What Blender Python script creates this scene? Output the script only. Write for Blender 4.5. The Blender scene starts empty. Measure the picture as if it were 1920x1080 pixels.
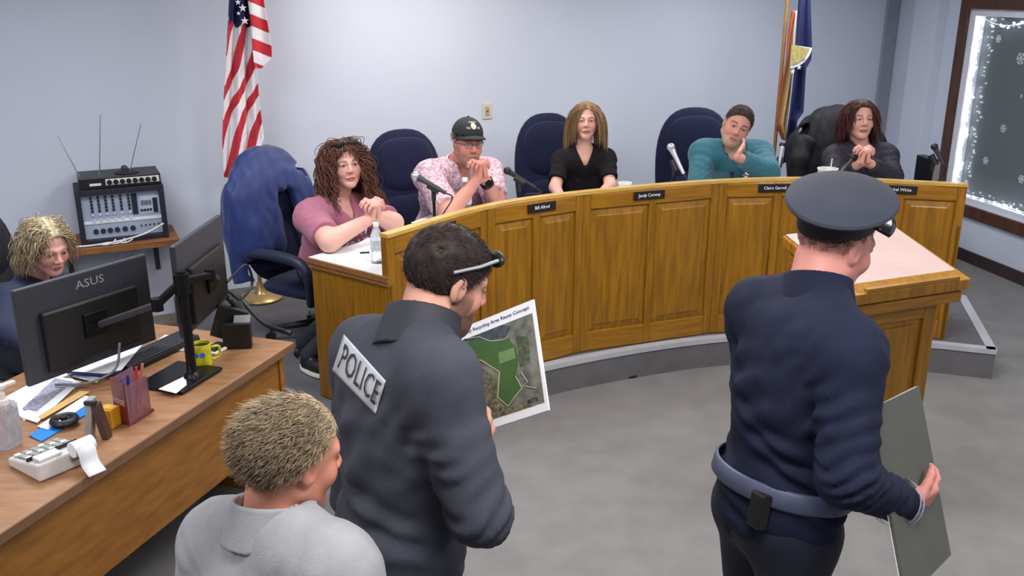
import bpy, math, random
import numpy as np
from mathutils import Matrix, Vector
random.seed(7); rng = np.random.default_rng(7)
scene = bpy.context.scene
COL = scene.collection
# ---------------------------------------------------------------- camera
CAMH = 2.25; FPX = 1745.0; PITCH = math.radians(18.0)
cam_d = bpy.data.cameras.new('camera'); cam = bpy.data.objects.new('camera', cam_d); COL.objects.link(cam)
cam.location = (0, 0, CAMH); cam.rotation_euler = (math.pi/2 - PITCH, 0, 0)
cam_d.sensor_width = 36.0; cam_d.lens = FPX/1920*36.0; cam_d.clip_start = .05
scene.camera = cam
# ---------------------------------------------------------------- world, exposure
w = bpy.data.worlds.new('night'); scene.world = w; w.use_nodes = True
w.node_tree.nodes['Background'].inputs[0].default_value = (.075, .085, .1, 1)
w.node_tree.nodes['Background'].inputs[1].default_value = 1.0
vs = scene.view_settings
vs.view_transform = 'Standard'; vs.look = 'None'; vs.gamma = 1.0; vs.use_curve_mapping = False
vs.exposure = 0.0
# ---------------------------------------------------------------- ceiling lamps (fixtures built below)
LAMPS = [(-2.3,1.2,36,(1,.97,.94)), (.4,1.2,38,(1,.97,.94)), (2.9,1.2,36,(1,.97,.94)), (-1.9,3.9,40,(.93,.96,1)),
         (.5,3.7,42,(1,.96,.92)), (2.8,3.9,36,(1,.97,.94)), (-.3,6.0,27,(1,.92,.82)), (2.2,6.6,33,(.94,.97,1))]
LAMP_GAIN = 1.0
CEIL = 2.78

# ---------------------------------------------------------------- geometry of the place
_F = np.array([0, math.cos(PITCH), -math.sin(PITCH)]); _U = np.array([0, math.sin(PITCH), math.cos(PITCH)]); _R = np.array([1., 0, 0])
_C = np.array([0, 0, CAMH])
def ray(x, y): return _F + _R*(x-960)/FPX - _U*(y-540)/FPX
def onz(x, y, z):
    r = ray(x, y); return _C + r*(z-CAMH)/r[2]
def P(x, y, d): return _C + ray(x, y)*d
def onwall(x, y, p0, n):
    r = ray(x, y); n = np.array([n[0], n[1], 0.]); p0 = np.array([p0[0], p0[1], 0.])
    return _C + r*(((p0-_C)@n)/(r@n))
def V3(*a): return np.array(a, float)
def nrm(v): v = np.asarray(v, float); return v/np.linalg.norm(v)

# ---------------------------------------------------------------- materials
def lin(c):
    if isinstance(c, str): c = tuple(int(c[i:i+2], 16) for i in (0, 2, 4))
    return tuple((v/255/12.92 if v/255 <= .04045 else ((v/255+.055)/1.055)**2.4) for v in c)
MATS = {}
def pm(name, col, rough=.5, metal=0., var=.12, scale=14., bump=0., bscale=None, stretch=(1, 1, 1), col2=None, spec=.5,
       emit=0., alpha=1., trans=0., coat=0., sheen=0., attr=None, detail=4.):
    if name in MATS: return MATS[name]
    m = bpy.data.materials.new(name); m.use_nodes = True; nt = m.node_tree; b = nt.nodes['Principled BSDF']
    c = lin(col); c2 = lin(col2) if col2 else tuple(v*(1-var) for v in c); c1 = c if col2 else tuple(min(1, v*(1+var)) for v in c)
    tc = nt.nodes.new('ShaderNodeTexCoord'); mp = nt.nodes.new('ShaderNodeMapping'); mp.inputs['Scale'].default_value = stretch
    nt.links.new(tc.outputs['Object'], mp.inputs[0])
    nz = nt.nodes.new('ShaderNodeTexNoise'); nz.inputs['Scale'].default_value = scale; nz.inputs['Detail'].default_value = detail
    nt.links.new(mp.outputs[0], nz.inputs['Vector'])
    rp = nt.nodes.new('ShaderNodeValToRGB'); rp.color_ramp.elements[0].position = .3; rp.color_ramp.elements[1].position = .7
    rp.color_ramp.elements[0].color = (*c2, 1); rp.color_ramp.elements[1].color = (*c1, 1)
    nt.links.new(nz.outputs['Fac'], rp.inputs[0])
    out = rp.outputs[0]
    if attr:
        at = nt.nodes.new('ShaderNodeAttribute'); at.attribute_name = attr
        mx = nt.nodes.new('ShaderNodeMix'); mx.data_type = 'RGBA'; mx.blend_type = 'MULTIPLY'; mx.inputs[0].default_value = 1
        nt.links.new(at.outputs['Color'], mx.inputs[6]); nt.links.new(out, mx.inputs[7]); out = mx.outputs[2]
    nt.links.new(out, b.inputs['Base Color'])
    b.inputs['Roughness'].default_value = rough; b.inputs['Metallic'].default_value = metal
    b.inputs['Specular IOR Level'].default_value = spec
    if coat: b.inputs['Coat Weight'].default_value = coat; b.inputs['Coat Roughness'].default_value = .15
    if sheen: b.inputs['Sheen Weight'].default_value = sheen
    if trans: b.inputs['Transmission Weight'].default_value = trans
    if alpha < 1: b.inputs['Alpha'].default_value = alpha
    if emit:
        nt.links.new(out, b.inputs['Emission Color']); b.inputs['Emission Strength'].default_value = emit
    if bump:
        bp = nt.nodes.new('ShaderNodeBump'); bp.inputs['Strength'].default_value = bump; bp.inputs['Distance'].default_value = .01
        n2 = nt.nodes.new('ShaderNodeTexNoise'); n2.inputs['Scale'].default_value = bscale or scale*4; n2.inputs['Detail'].default_value = 5
        nt.links.new(mp.outputs[0], n2.inputs['Vector']); nt.links.new(n2.outputs['Fac'], bp.inputs['Height'])
        nt.links.new(bp.outputs[0], b.inputs['Normal'])
    MATS[name] = m
    return m
WALLM = pm('wall_paint', (206, 213, 230), .85, var=.03, scale=1.2, bump=.05, bscale=180)
FLOORM = pm('grey_carpet', (132, 131, 132), .95, var=.1, scale=5, bump=.5, bscale=500, spec=.1)
STEPM = pm('step_carpet', (110, 109, 113), .95, var=.1, scale=8, bump=.5, bscale=500, spec=.1)
NOSEM = pm('step_nosing', (176, 178, 188), .5, var=.06, scale=20)
OAK = pm('oak', (156, 108, 9), .42, var=.1, scale=5, stretch=(9, 9, .7), bump=.08, bscale=30, col2=(120, 79, 5), coat=.12)
OAKH = pm('oak_horizontal', (160, 111, 12), .42, scale=5, stretch=(1, 1, 12), bump=.08, bscale=30, col2=(128, 84, 7), coat=.12)
OAKC = pm('oak_cap', (206, 170, 92), .35, scale=6, stretch=(2, 2, 8), col2=(186, 146, 66), coat=.2)
WHITEL = pm('white_laminate', (226, 230, 236), .35, var=.03, scale=8)
BROWN = pm('brown_trim', (92, 56, 34), .45, scale=5, stretch=(3, 3, 1), col2=(66, 38, 24))
DESKW = pm('desk_wood', (164, 122, 88), .45, scale=4, stretch=(2, 8, 8), col2=(140, 100, 68), bump=.04)
DESKF = pm('desk_front_wood', (156, 104, 36), .45, scale=4, stretch=(2, 2, 9), col2=(128, 82, 26), bump=.04)
NAVY = pm('navy_fabric', (19, 24, 56), .8, var=.15, scale=30, bump=.25, bscale=300, sheen=.1, spec=.2)
BLACKP = pm('black_plastic', (24, 25, 28), .45, var=.1, scale=20)
BLACKS = pm('black_satin_metal', (22, 23, 27), .35, .5, var=.1)
DARKG = pm('dark_grey_plastic', (52, 55, 64), .5, var=.08, scale=12)
MIDG = pm('mid_grey', (120, 122, 128), .5, var=.08)
CHROME = pm('chrome', (205, 208, 215), .25, 1., var=.04)
WHITEP = pm('white_plastic', (226, 226, 224), .4, var=.03)
PAPER = pm('paper', (236, 239, 246), .8, var=.02)
GOLD = pm('gold_metal', (196, 170, 110), .35, .7, var=.06)
GLASSY = pm('clear_plastic', (225, 234, 245), .08, var=.02, trans=.85, alpha=.55)

# ---------------------------------------------------------------- mesh helpers
def rotz(a): c, s = math.cos(a), math.sin(a); return np.array([[c, -s, 0], [s, c, 0], [0, 0, 1.]])
def frame_from(f, u):
    """columns: right, forward, up"""
    f = nrm(f); u = np.asarray(u, float); r = nrm(np.cross(f, u)); u = np.cross(r, f); return np.stack([r, f, u], 1)
class MB:
    def __init__(s): s.v = []; s.f = []
    def add(s, vs, fs):
        o = len(s.v); s.v += [tuple(map(float, v)) for v in vs]; s.f += [tuple(i+o for i in f) for f in fs]; return s
    def box(s, c, size, R=None):
        h = np.array(size, float)/2; R = np.eye(3) if R is None else R; c = np.array(c, float)
        vs = [c + R@(h*np.array(k)) for k in [(-1,-1,-1),(1,-1,-1),(1,1,-1),(-1,1,-1),(-1,-1,1),(1,-1,1),(1,1,1),(-1,1,1)]]
        return s.add(vs, [(0,3,2,1),(4,5,6,7),(0,1,5,4),(1,2,6,5),(2,3,7,6),(3,0,4,7)])
    def bar(s, a, b, w, h, up=(0,0,1)):
        a = np.array(a, float); b = np.array(b, float); R = frame_from(b-a, up)
        return s.box((a+b)/2, (w, np.linalg.norm(b-a), h), R)
    def tube(s, pts, r, n=8, caps=True):
        pts = [np.array(p, float) for p in pts]; m = len(pts); rs = r if hasattr(r, '__len__') else [r]*m
        vs = []; fs = []; up = np.array([0, 0, 1.]); last = None
        for i, p in enumerate(pts):
            t = pts[min(i+1, m-1)] - pts[max(i-1, 0)]; t = t/(np.linalg.norm(t)+1e-12)
            if last is None:
                a = np.cross(t, up) if abs(t[2]) < .95 else np.cross(t, [1., 0, 0])
            else: a = last - t*(last@t)
            a = a/(np.linalg.norm(a)+1e-12); last = a; b = np.cross(t, a)
            for k in range(n):
                q = 2*math.pi*k/n; vs.append(p + rs[i]*(a*math.cos(q)+b*math.sin(q)))
        for i in range(m-1):
            for k in range(n): fs.append((i*n+k, i*n+(k+1)%n, (i+1)*n+(k+1)%n, (i+1)*n+k))
        if caps: fs += [tuple(range(n-1, -1, -1)), tuple(range((m-1)*n, m*n))]
        return s.add(vs, fs)
    def cyl(s, a, b, r, r2=None, n=20): return s.tube([a, b], [r, r if r2 is None else r2], n)
    def lathe(s, prof, c=(0, 0, 0), n=24, R=None):
        R = np.eye(3) if R is None else R; c = np.array(c, float); vs = []; fs = []; m = len(prof)
        for r, z in prof:
            for k in range(n):
                q = 2*math.pi*k/n; vs.append(c + R@np.array([r*math.cos(q), r*math.sin(q), z]))
        for i in range(m-1):
            for k in range(n): fs.append((i*n+k, i*n+(k+1)%n, (i+1)*n+(k+1)%n, (i+1)*n+k))
        fs += [tuple(range(n-1, -1, -1)), tuple(range((m-1)*n, m*n))]
        return s.add(vs, fs)
    def ball(s, c, r, n=12, R=None):
        r = np.array([r]*3 if not hasattr(r, '__len__') else r, float); R = np.eye(3) if R is None else R
        vs = []; fs = []; m = n//2+1
        for i in range(m):
            a = math.pi*i/(m-1)
            for k in range(n):
                q = 2*math.pi*k/n
                vs.append(np.array(c, float) + R@(r*np.array([math.sin(a)*math.cos(q), math.sin(a)*math.sin(q), -math.cos(a)])))
        for i in range(m-1):
            for k in range(n): fs.append((i*n+k, i*n+(k+1)%n, (i+1)*n+(k+1)%n, (i+1)*n+k))
        return s.add(vs, fs)
    def prism(s, poly, z0, z1):
        n = len(poly); a = sum(poly[i][0]*poly[(i+1)%n][1]-poly[(i+1)%n][0]*poly[i][1] for i in range(n))
        if a < 0: poly = poly[::-1]
        vs = [(p[0], p[1], z0) for p in poly] + [(p[0], p[1], z1) for p in poly]
        return s.add(vs, [tuple(range(n-1, -1, -1)), tuple(range(n, 2*n))] + [(i, (i+1)%n, n+(i+1)%n, n+i) for i in range(n)])
    def plate(s, O, X, Y, poly, t):
        """flat polygon in the plane O + x X + y Y, thickness t along X x Y"""
        O = np.array(O, float); X = np.array(X, float); Y = np.array(Y, float); N = nrm(np.cross(X, Y)); n = len(poly)
        a = sum(poly[i][0]*poly[(i+1)%n][1]-poly[(i+1)%n][0]*poly[i][1] for i in range(n))
        if a < 0: poly = poly[::-1]
        vs = [O+X*p[0]+Y*p[1] for p in poly] + [O+X*p[0]+Y*p[1]+N*t for p in poly]
        return s.add(vs, [tuple(range(n-1, -1, -1)), tuple(range(n, 2*n))] + [(i, (i+1)%n, n+(i+1)%n, n+i) for i in range(n)])
    def grid(s, pts, wrap=False):
        """pts: array (m,n,3)"""
        m, n = len(pts), len(pts[0]); vs = [p for row in pts for p in row]; fs = []
        for i in range(m-1):
            for k in range(n if wrap else n-1): fs.append((i*n+k, i*n+(k+1)%n, (i+1)*n+(k+1)%n, (i+1)*n+k))
        return s.add(vs, fs)
    def scaled(s, R, c, k): s.v = [tuple(np.array(c, float)+R@(np.array(v)*np.array(k))) for v in s.v]; return s
    def build(s, name, mat, parent=None, smooth=False, bevel=0., seg=2, solid=0., sub=0):
        me = bpy.data.meshes.new(name); me.from_pydata(s.v, [], s.f); me.update()
        return finish(name, me, mat, parent, smooth, bevel, seg, solid, sub)
def finish(name, me, mat, parent=None, smooth=False, bevel=0., seg=2, solid=0., sub=0):
    o = bpy.data.objects.new(name, me); COL.objects.link(o)
    for m in (mat if isinstance(mat, (list, tuple)) else [mat]): me.materials.append(m)
    if parent is not None: setpar(o, parent)
    if smooth:
        me.polygons.foreach_set('use_smooth', [True]*len(me.polygons))
        if smooth == 'auto' and hasattr(me, 'set_sharp_from_angle'): me.set_sharp_from_angle(angle=math.radians(40))
    if solid:
        q = o.modifiers.new('thickness', 'SOLIDIFY'); q.thickness = solid; q.offset = 0
    if bevel:
        q = o.modifiers.new('bevel', 'BEVEL'); q.width = bevel; q.segments = seg; q.limit_method = 'ANGLE'
    if sub:
        q = o.modifiers.new('sub', 'SUBSURF'); q.levels = sub; q.render_levels = sub
    return o
def setpar(o, parent):
    """shapes are given in world coordinates; keep them there under the parent"""
    o.parent = parent; o.matrix_parent_inverse = WM[parent.name].inverted() if parent.name in WM else Matrix.Identity(4)
WM = {}
def thing(name, loc, label, cat, group=None, local=False, rz=0.):
    o = bpy.data.objects.new(name, None); COL.objects.link(o); o.empty_display_size = .05
    o.location = tuple(float(v) for v in loc); o.rotation_euler = (0, 0, rz); o['label'] = label; o['category'] = cat
    if group: o['group'] = group
    if not local: WM[o.name] = Matrix.Translation(Vector([float(v) for v in loc])) @ Matrix.Rotation(rz, 4, 'Z')
    return o
def tag(o, label, cat, group=None):
    o['label'] = label; o['category'] = cat
    if group: o['group'] = group
    return o
def struct(o): o['kind'] = 'structure'; return o
def text_mesh(name, s, size, O, X, Y, mat, parent, t=.0006, align='CENTER', sx=1.):
    """lettering as thin raised geometry: X = reading direction, Y = up of the letters"""
    cu = bpy.data.curves.new(name, 'FONT'); cu.body = s; cu.size = size; cu.align_x = align; cu.align_y = 'CENTER'; cu.extrude = t
    cu.resolution_u = 2
    tmp = bpy.data.objects.new(name+'_t', cu); COL.objects.link(tmp); bpy.context.view_layer.update()
    me = bpy.data.meshes.new_from_object(tmp.evaluated_get(bpy.context.evaluated_depsgraph_get()))
    bpy.data.objects.remove(tmp); bpy.data.curves.remove(cu)
    X = nrm(X); Y = nrm(np.array(Y, float) - X*(np.array(Y, float)@X)); N = np.cross(X, Y)
    co = np.zeros(len(me.vertices)*3); me.vertices.foreach_get('co', co); co = co.reshape(-1, 3)
    co = np.array(O, float) + co[:, :1]*sx*X + co[:, 1:2]*Y + co[:, 2:3]*N
    me.vertices.foreach_set('co', co.ravel()); me.update(); me.name = name
    return finish(name, me, mat, parent)
def arc(n, a0, a1): return [a0+(a1-a0)*i/(n-1) for i in range(n)]
def bez(pts, n=16):
    """Catmull-Rom through points"""
    pts = [np.array(p, float) for p in pts]; q = [2*pts[0]-pts[1]] + pts + [2*pts[-1]-pts[-2]]; out = []
    for i in range(1, len(q)-2):
        for k in range(n):
            t = k/n; out.append(.5*((2*q[i])+(-q[i-1]+q[i+1])*t+(2*q[i-1]-5*q[i]+4*q[i+1]-q[i+2])*t*t+(-q[i-1]+3*q[i]-3*q[i+1]+q[i+2])*t**3))
    return out + [pts[-1]]

# ================================================================ THE SETTING
B0 = V3(-2.0, 6.33, 0); BD = nrm(V3(5.6, 2.72, 0)); BN = V3(BD[1], -BD[0], 0)       # back wall line, normal into the room
CORNER = V3(3.6, 9.05, 0); LW = -4.2
RD = nrm(V3(.16, -.754, 0)); RN = V3(RD[1], -RD[0], 0)                                # right wall from the corner towards us, normal into the room
BL = B0 + BD*((LW-B0[0])/BD[0])
RE = CORNER + RD*11.8
struct(MB().prism([(LW-.2, -2.9), (7, -2.9), (7, 9.4), (LW-.2, 9.4)], -.1, 0).build('floor', FLOORM))
struct(MB().prism([(LW-.2, -2.9), (7, -2.9), (7, 9.4), (LW-.2, 9.4)], CEIL, CEIL+.1).build('ceiling', pm('ceiling_tile', (226, 224, 220), .9, var=.03)))
def wallseg(mb, a, b, z0, z1, n, th=.12):
    a = np.array(a, float); b = np.array(b, float); n = np.array(n, float)
    mb.prism([tuple(a[:2]), tuple(b[:2]), tuple((b-n*th)[:2]), tuple((a-n*th)[:2])], z0, z1)
m = MB(); wallseg(m, BL, CORNER+BD*.2, 0, CEIL, BN); struct(m.build('wall_back', WALLM))
m = MB(); wallseg(m, (LW, -2.8, 0), BL+BD*.0, 0, CEIL, (1, 0, 0)); struct(m.build('wall_left', WALLM))
m = MB(); wallseg(m, (LW-.1, -2.7, 0), (RE[0]+.2, -2.7, 0), 0, CEIL, (0, 1, 0)); struct(m.build('wall_front', WALLM))
# window opening in the right wall
def rw(px, py): return onwall(px, py, CORNER, RN)
def rs(p): return float((np.array(p)-CORNER)@RD)                                      # distance along the right wall
S0 = rs(rw(1815, 60)); S1 = S0+2.5
Z0 = float(rw(1868, 401)[2]); Z1 = float(rw(1868, 18)[2])
def RP(s, z, o=0.): p = CORNER + RD*s + RN*o; return V3(p[0], p[1], z)
m = MB()
for s0, s1, z0, z1 in ((-.1, S0, 0, CEIL), (S1, 11.8, 0, CEIL), (S0, S1, 0, Z0), (S0, S1, Z1, CEIL)): wallseg(m, RP(s0, 0), RP(s1, 0), z0, z1, RN, .16)
struct(m.build('wall_right', WALLM))
def rbox(mb, s0, s1, z0, z1, o0, o1):
    q = [RP(s0, 0, o0), RP(s1, 0, o0), RP(s1, 0, o1), RP(s0, 0, o1)]; mb.prism([tuple(p[:2]) for p in q], z0, z1)
win = bpy.data.objects.new('window_1', None); COL.objects.link(win); win.location = tuple(RP((S0+S1)/2, Z0)); struct(win); WM[win.name] = Matrix.Translation(win.location)
FWt = .10
for nm, a in (('frame_side', (S0-FWt, S0, Z0-FWt, Z1+FWt)), ('frame_side', (S1, S1+FWt, Z0-FWt, Z1+FWt)), ('frame_head', (S0, S1, Z1, Z1+FWt)), ('frame_sill', (S0, S1, Z0-FWt, Z0))):
    m = MB(); rbox(m, *a, 0, .03); m.build(nm, BROWN, win, bevel=.004)
JW = .055
for nm, a in (('jamb', (S0, S0+JW, Z0, Z1)), ('jamb', (S1-JW, S1, Z0, Z1)), ('jamb_head', (S0+JW, S1-JW, Z1-JW, Z1)), ('sill_board', (S0+JW, S1-JW, Z0, Z0+JW))):
    m = MB(); rbox(m, *a, -.13, -.01); m.build(nm, pm('white_jamb', (222, 224, 236), .5, var=.02), win, bevel=.003)
m = MB(); rbox(m, S0+JW, S1-JW, Z0+JW, Z1-JW, -.11, -.104)
gl = pm('window_glass', (112, 120, 122), .06, var=.04, scale=2, spec=.5, alpha=.62); m.build('pane', gl, win)
# night street outside
m = MB(); rbox(m, -4, 9, -.1, 4, -3.2, -3.1); struct(m.build('wall_outside', pm('street_dark', (96, 102, 100), .9, var=.15, scale=.8)))
# corner pilaster and skirting
m = MB(); rbox(m, S0-FWt-.52, S0-FWt-.2, 0, CEIL, .0, .1); struct(m.build('trim_1', WALLM, bevel=.004))
m = MB(); wallseg(m, CORNER-BD*.16, CORNER-BD*.02, 0, CEIL, -BN, .03); struct(m.build('trim_2', pm('grey_paint', (150, 154, 166), .8, var=.03)))
m = MB(); rbox(m, .1, 11, .0, .1, 0, .018); struct(m.build('baseboard_right', pm('baseboard_vinyl', (62, 48, 50), .5)))
m = MB(); wallseg(m, BL+BN*.015, CORNER+BN*.015, 0, .07, BN, .015); struct(m.build('baseboard_back', pm('baseboard_beige', (150, 140, 132), .6)))

# ---- lamps
for i, (x, y, p, c) in enumerate(LAMPS):
    t = thing('ceiling_light', (x, y, CEIL-.06), 'white recessed ceiling light panel above the meeting room', 'ceiling light', 'ceiling light panels')
    m = MB(); 
    for a in ((x-.61, y, .04, .64), (x+.61, y, .04, .64)): m.box((a[0], a[1], CEIL-.03), (a[2], a[3], .06))
    for a in ((x, y-.3, 1.22, .04), (x, y+.3, 1.22, .04)): m.box((a[0], a[1], CEIL-.03), (a[2], a[3], .06))
    m.build('frame', WHITEP, t)
    MB().box((x, y, CEIL-.02), (1.18, .56, .01)).build('diffuser', pm('lamp_diffuser', (255, 250, 244), .5, emit=3.), t)
    ld = bpy.data.lights.new('lamp', 'AREA'); ld.shape = 'RECTANGLE'; ld.size = 1.15; ld.size_y = .55; ld.energy = p*LAMP_GAIN; ld.color = c
    lo = bpy.data.objects.new('lamp', ld); COL.objects.link(lo); lo.location = (x, y, CEIL-.035); setpar(lo, t)

# ---- platform
DV = [V3(-.58, 4.17, 0), V3(-.13, 4.76, 0), V3(.40, 5.11, 0), V3(1.23, 5.43, 0), V3(1.95, 5.49, 0), V3(2.646, 5.32, 0)]
ZT = 1.155; ZW = .95; ZP = .19
def offs(pts, o):
    """offset the polyline to its far side by o"""
    out = []
    for i, p in enumerate(pts):
        ds = [];
        if i > 0: ds.append(nrm(pts[i]-pts[i-1]))
        if i < len(pts)-1: ds.append(nrm(pts[i+1]-pts[i]))
        ns = [V3(-d[1], d[0], 0) for d in ds]; n = nrm(sum(ns)); out.append(p + n*o/(n@ns[0]))
    return out
sm = bez(DV, 8); so = offs(sm, -.085); so[-1] = so[-1]+V3(0, 0, 0)
edge = [V3(-1.28, 4.5, 0), V3(-.72, 4.08, 0)] + so[1:] + [V3(2.88, 5.15, 0)]
poly = [tuple(p[:2]) for p in edge] + [(3.17, 6.18), tuple((RP(1.1, 0, -.0))[:2])] + [tuple((CORNER)[:2]), tuple((B0-BD*.4)[:2]), tuple((B0-BD*.4+V3(.35, -.7, 0))[:2])]
pl = bpy.data.objects.new('dais_platform', None); COL.objects.link(pl); pl.location = (.8, 5.6, 0); WM[pl.name] = Matrix.Translation(pl.location); struct(pl)
MB().prism(poly, 0, ZP-.004).build('platform_body', STEPM, pl)
inner = offs(edge, .03)
m = MB()
for a, b, c, d in zip(edge[:-1], edge[1:], offs(edge, .05)[1:], offs(edge, .05)[:-1]):
    o = [p for p in (a, b, c, d)]
    q = offs([a, b], -.006); m.prism([tuple(q[0][:2]), tuple(q[1][:2]), tuple(c[:2]), tuple(d[:2])], ZP-.03, ZP)
m.build('nosing', NOSEM, pl)
m = MB(); a, b = V3(2.88, 5.15, 0), V3(3.17, 6.18, 0); q = offs([a, b], -.006); r = offs([a, b], .05); m.prism([tuple(q[0][:2]), tuple(q[1][:2]), tuple(r[1][:2]), tuple(r[0][:2])], ZP-.03, ZP); m.build('nosing', NOSEM, pl)

# ================================================================ DAIS
dais = thing('council_dais', (.9, 5.4, ZP), 'long curved oak council dais with raised panels on a carpeted step', 'dais')
WB = offs(DV, .56)
NPAN = [2, 2, 2, 2, 2]
for i in range(5):
    a, b = DV[i], DV[i+1]; D = nrm(b-a); N = V3(-D[1], D[0], 0); L = np.linalg.norm(b-a); Up = V3(0, 0, 1)
    def slab(mb, x0, x1, z0, z1, o0, o1):
        q = [a+D*x0+N*o0, a+D*x1+N*o0, a+D*x1+N*o1, a+D*x0+N*o1]; mb.prism([tuple(p[:2]) for p in q], z0, z1)
    m = MB(); slab(m, 0, L, ZP, ZT-.02, .014, .04); m.build('front_board', OAK, dais)
    sw = .05; mw = .045; tr = .085; br = .12
    for x0, x1 in ((0, sw), (L-sw, L), (L/2-mw/2, L/2+mw/2)):
        m = MB(); slab(m, x0, x1, ZP, ZT-.02, 0, .016); m.build('stile', OAK, dais, bevel=.004)
    for z0, z1 in ((ZP, ZP+br), (ZT-.02-tr, ZT-.02)):
        for x0, x1 in ((sw, L/2-mw/2), (L/2+mw/2, L-sw)):
            m = MB(); slab(m, x0, x1, z0, z1, 0.001, .016); m.build('rail', OAKH, dais, bevel=.004)
    for x0, x1 in ((sw, L/2-mw/2), (L/2+mw/2, L-sw)):
        z0, z1 = ZP+br, ZT-.02-tr; g = .008; e = .045
        def q(x, z, o): return a+D*x+N*o+Up*z
        vs = [q(x0+g, z0+g, .013), q(x1-g, z0+g, .013), q(x1-g, z1-g, .013), q(x0+g, z1-g, .013),
              q(x0+e, z0+e, .002), q(x1-e, z0+e, .002), q(x1-e, z1-e, .002), q(x0+e, z1-e, .002)]
        vs += [q(x0+e-.006, z0+e-.006, .006), q(x1-e+.006, z0+e-.006, .006), q(x1-e+.006, z1-e+.006, .006), q(x0+e-.006, z1-e+.006, .006)]
        m = MB().add(vs, [(4,5,6,7)] + [(k, (k+1)%4, 8+(k+1)%4, 8+k) for k in range(4)] + [(8+k, 8+(k+1)%4, 4+(k+1)%4, 4+k) for k in range(4)] + [(3,2,1,0)])
        m.build('panel', OAK, dais)
sm = bez(DV, 6)
m = MB(); f = offs(sm, -.007); k = offs(sm, .045)
for i in range(len(sm)-1): m.prism([tuple(f[i][:2]), tuple(f[i+1][:2]), tuple(k[i+1][:2]), tuple(k[i][:2])], ZT-.018, ZT)
m.build('top_cap', OAKC, dais)
m = MB(); f = offs(DV, .04); k = WB
for i in range(5): m.prism([tuple(f[i][:2]), tuple(f[i+1][:2]), tuple(k[i+1][:2]), tuple(k[i][:2])], ZW-.012, ZW)
m.build('worktop', WHITEL, dais)
m = MB(); f = offs(DV, .041); k = offs(DV, .555)
for i in range(5): m.prism([tuple(f[i][:2]), tuple(f[i+1][:2]), tuple(k[i+1][:2]), tuple(k[i][:2])], ZW-.045, ZW-.012)
m.build('worktop_core', BROWN, dais)
for i, j in ((0, 1), (5, 4)):                                  # end panels
    a, b = offs(DV, .0)[i], offs(DV, .545)[i]; t = nrm(DV[j]-DV[i])*.03
    m = MB(); m.prism([tuple(p[:2]) for p in (a+t*.1, b+t*.1, b+t, a+t)], ZP, ZW-.045); m.build('end_panel', OAK, dais, bevel=.002)
m = MB(); a, b = offs(DV, -.002)[0], offs(DV, .56)[0]; t = nrm(DV[1]-DV[0])*.012
m.prism([tuple(p[:2]) for p in (a-t*.6, b-t*.6, b, a)], ZW-.05, ZW-.03); m.prism([tuple(p[:2]) for p in (a-t, b-t, b, a)], ZW-.028, ZW-.002)
m.build('end_edging', pm('edging_wood', (150, 104, 60), .45, col2=(120, 80, 44), scale=6, stretch=(4, 4, 10)), dais)
# ================================================================ shapes used by several things
def pillow(mb, O, X, Y, N, w, h, tf, tb, ex=3.0, n=40, rings=7):
    O, X, Y, N = (np.array(a, float) for a in (O, X, Y, N)); rows = []
    def pt(r, q, s):
        c, sn = math.cos(q), math.sin(q)
        k = (abs(c)**ex+abs(sn)**ex)**(-1/ex)*r
        dz = (tf if s > 0 else -tb)*(1-r**3.2)**.5
        return O + X*(w/2*c*k) + Y*(h/2*sn*k) + N*dz
    rs_ = [math.sin(math.pi/2*j/rings) for j in range(rings+1)]
    rows = [[pt(max(r, .02), 2*math.pi*k/n, -1) for k in range(n)] for r in rs_] + [[pt(max(r, .02), 2*math.pi*k/n, 1) for k in range(n)] for r in rs_[::-1][1:]]
    mb.grid(rows, wrap=True); o = len(mb.v)
    mb.f.append(tuple(range(o-n, o))); mb.f.append(tuple(range(o-len(rows)*n+n-1, o-len(rows)*n-1, -1))); return mb
CH = {}
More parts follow.
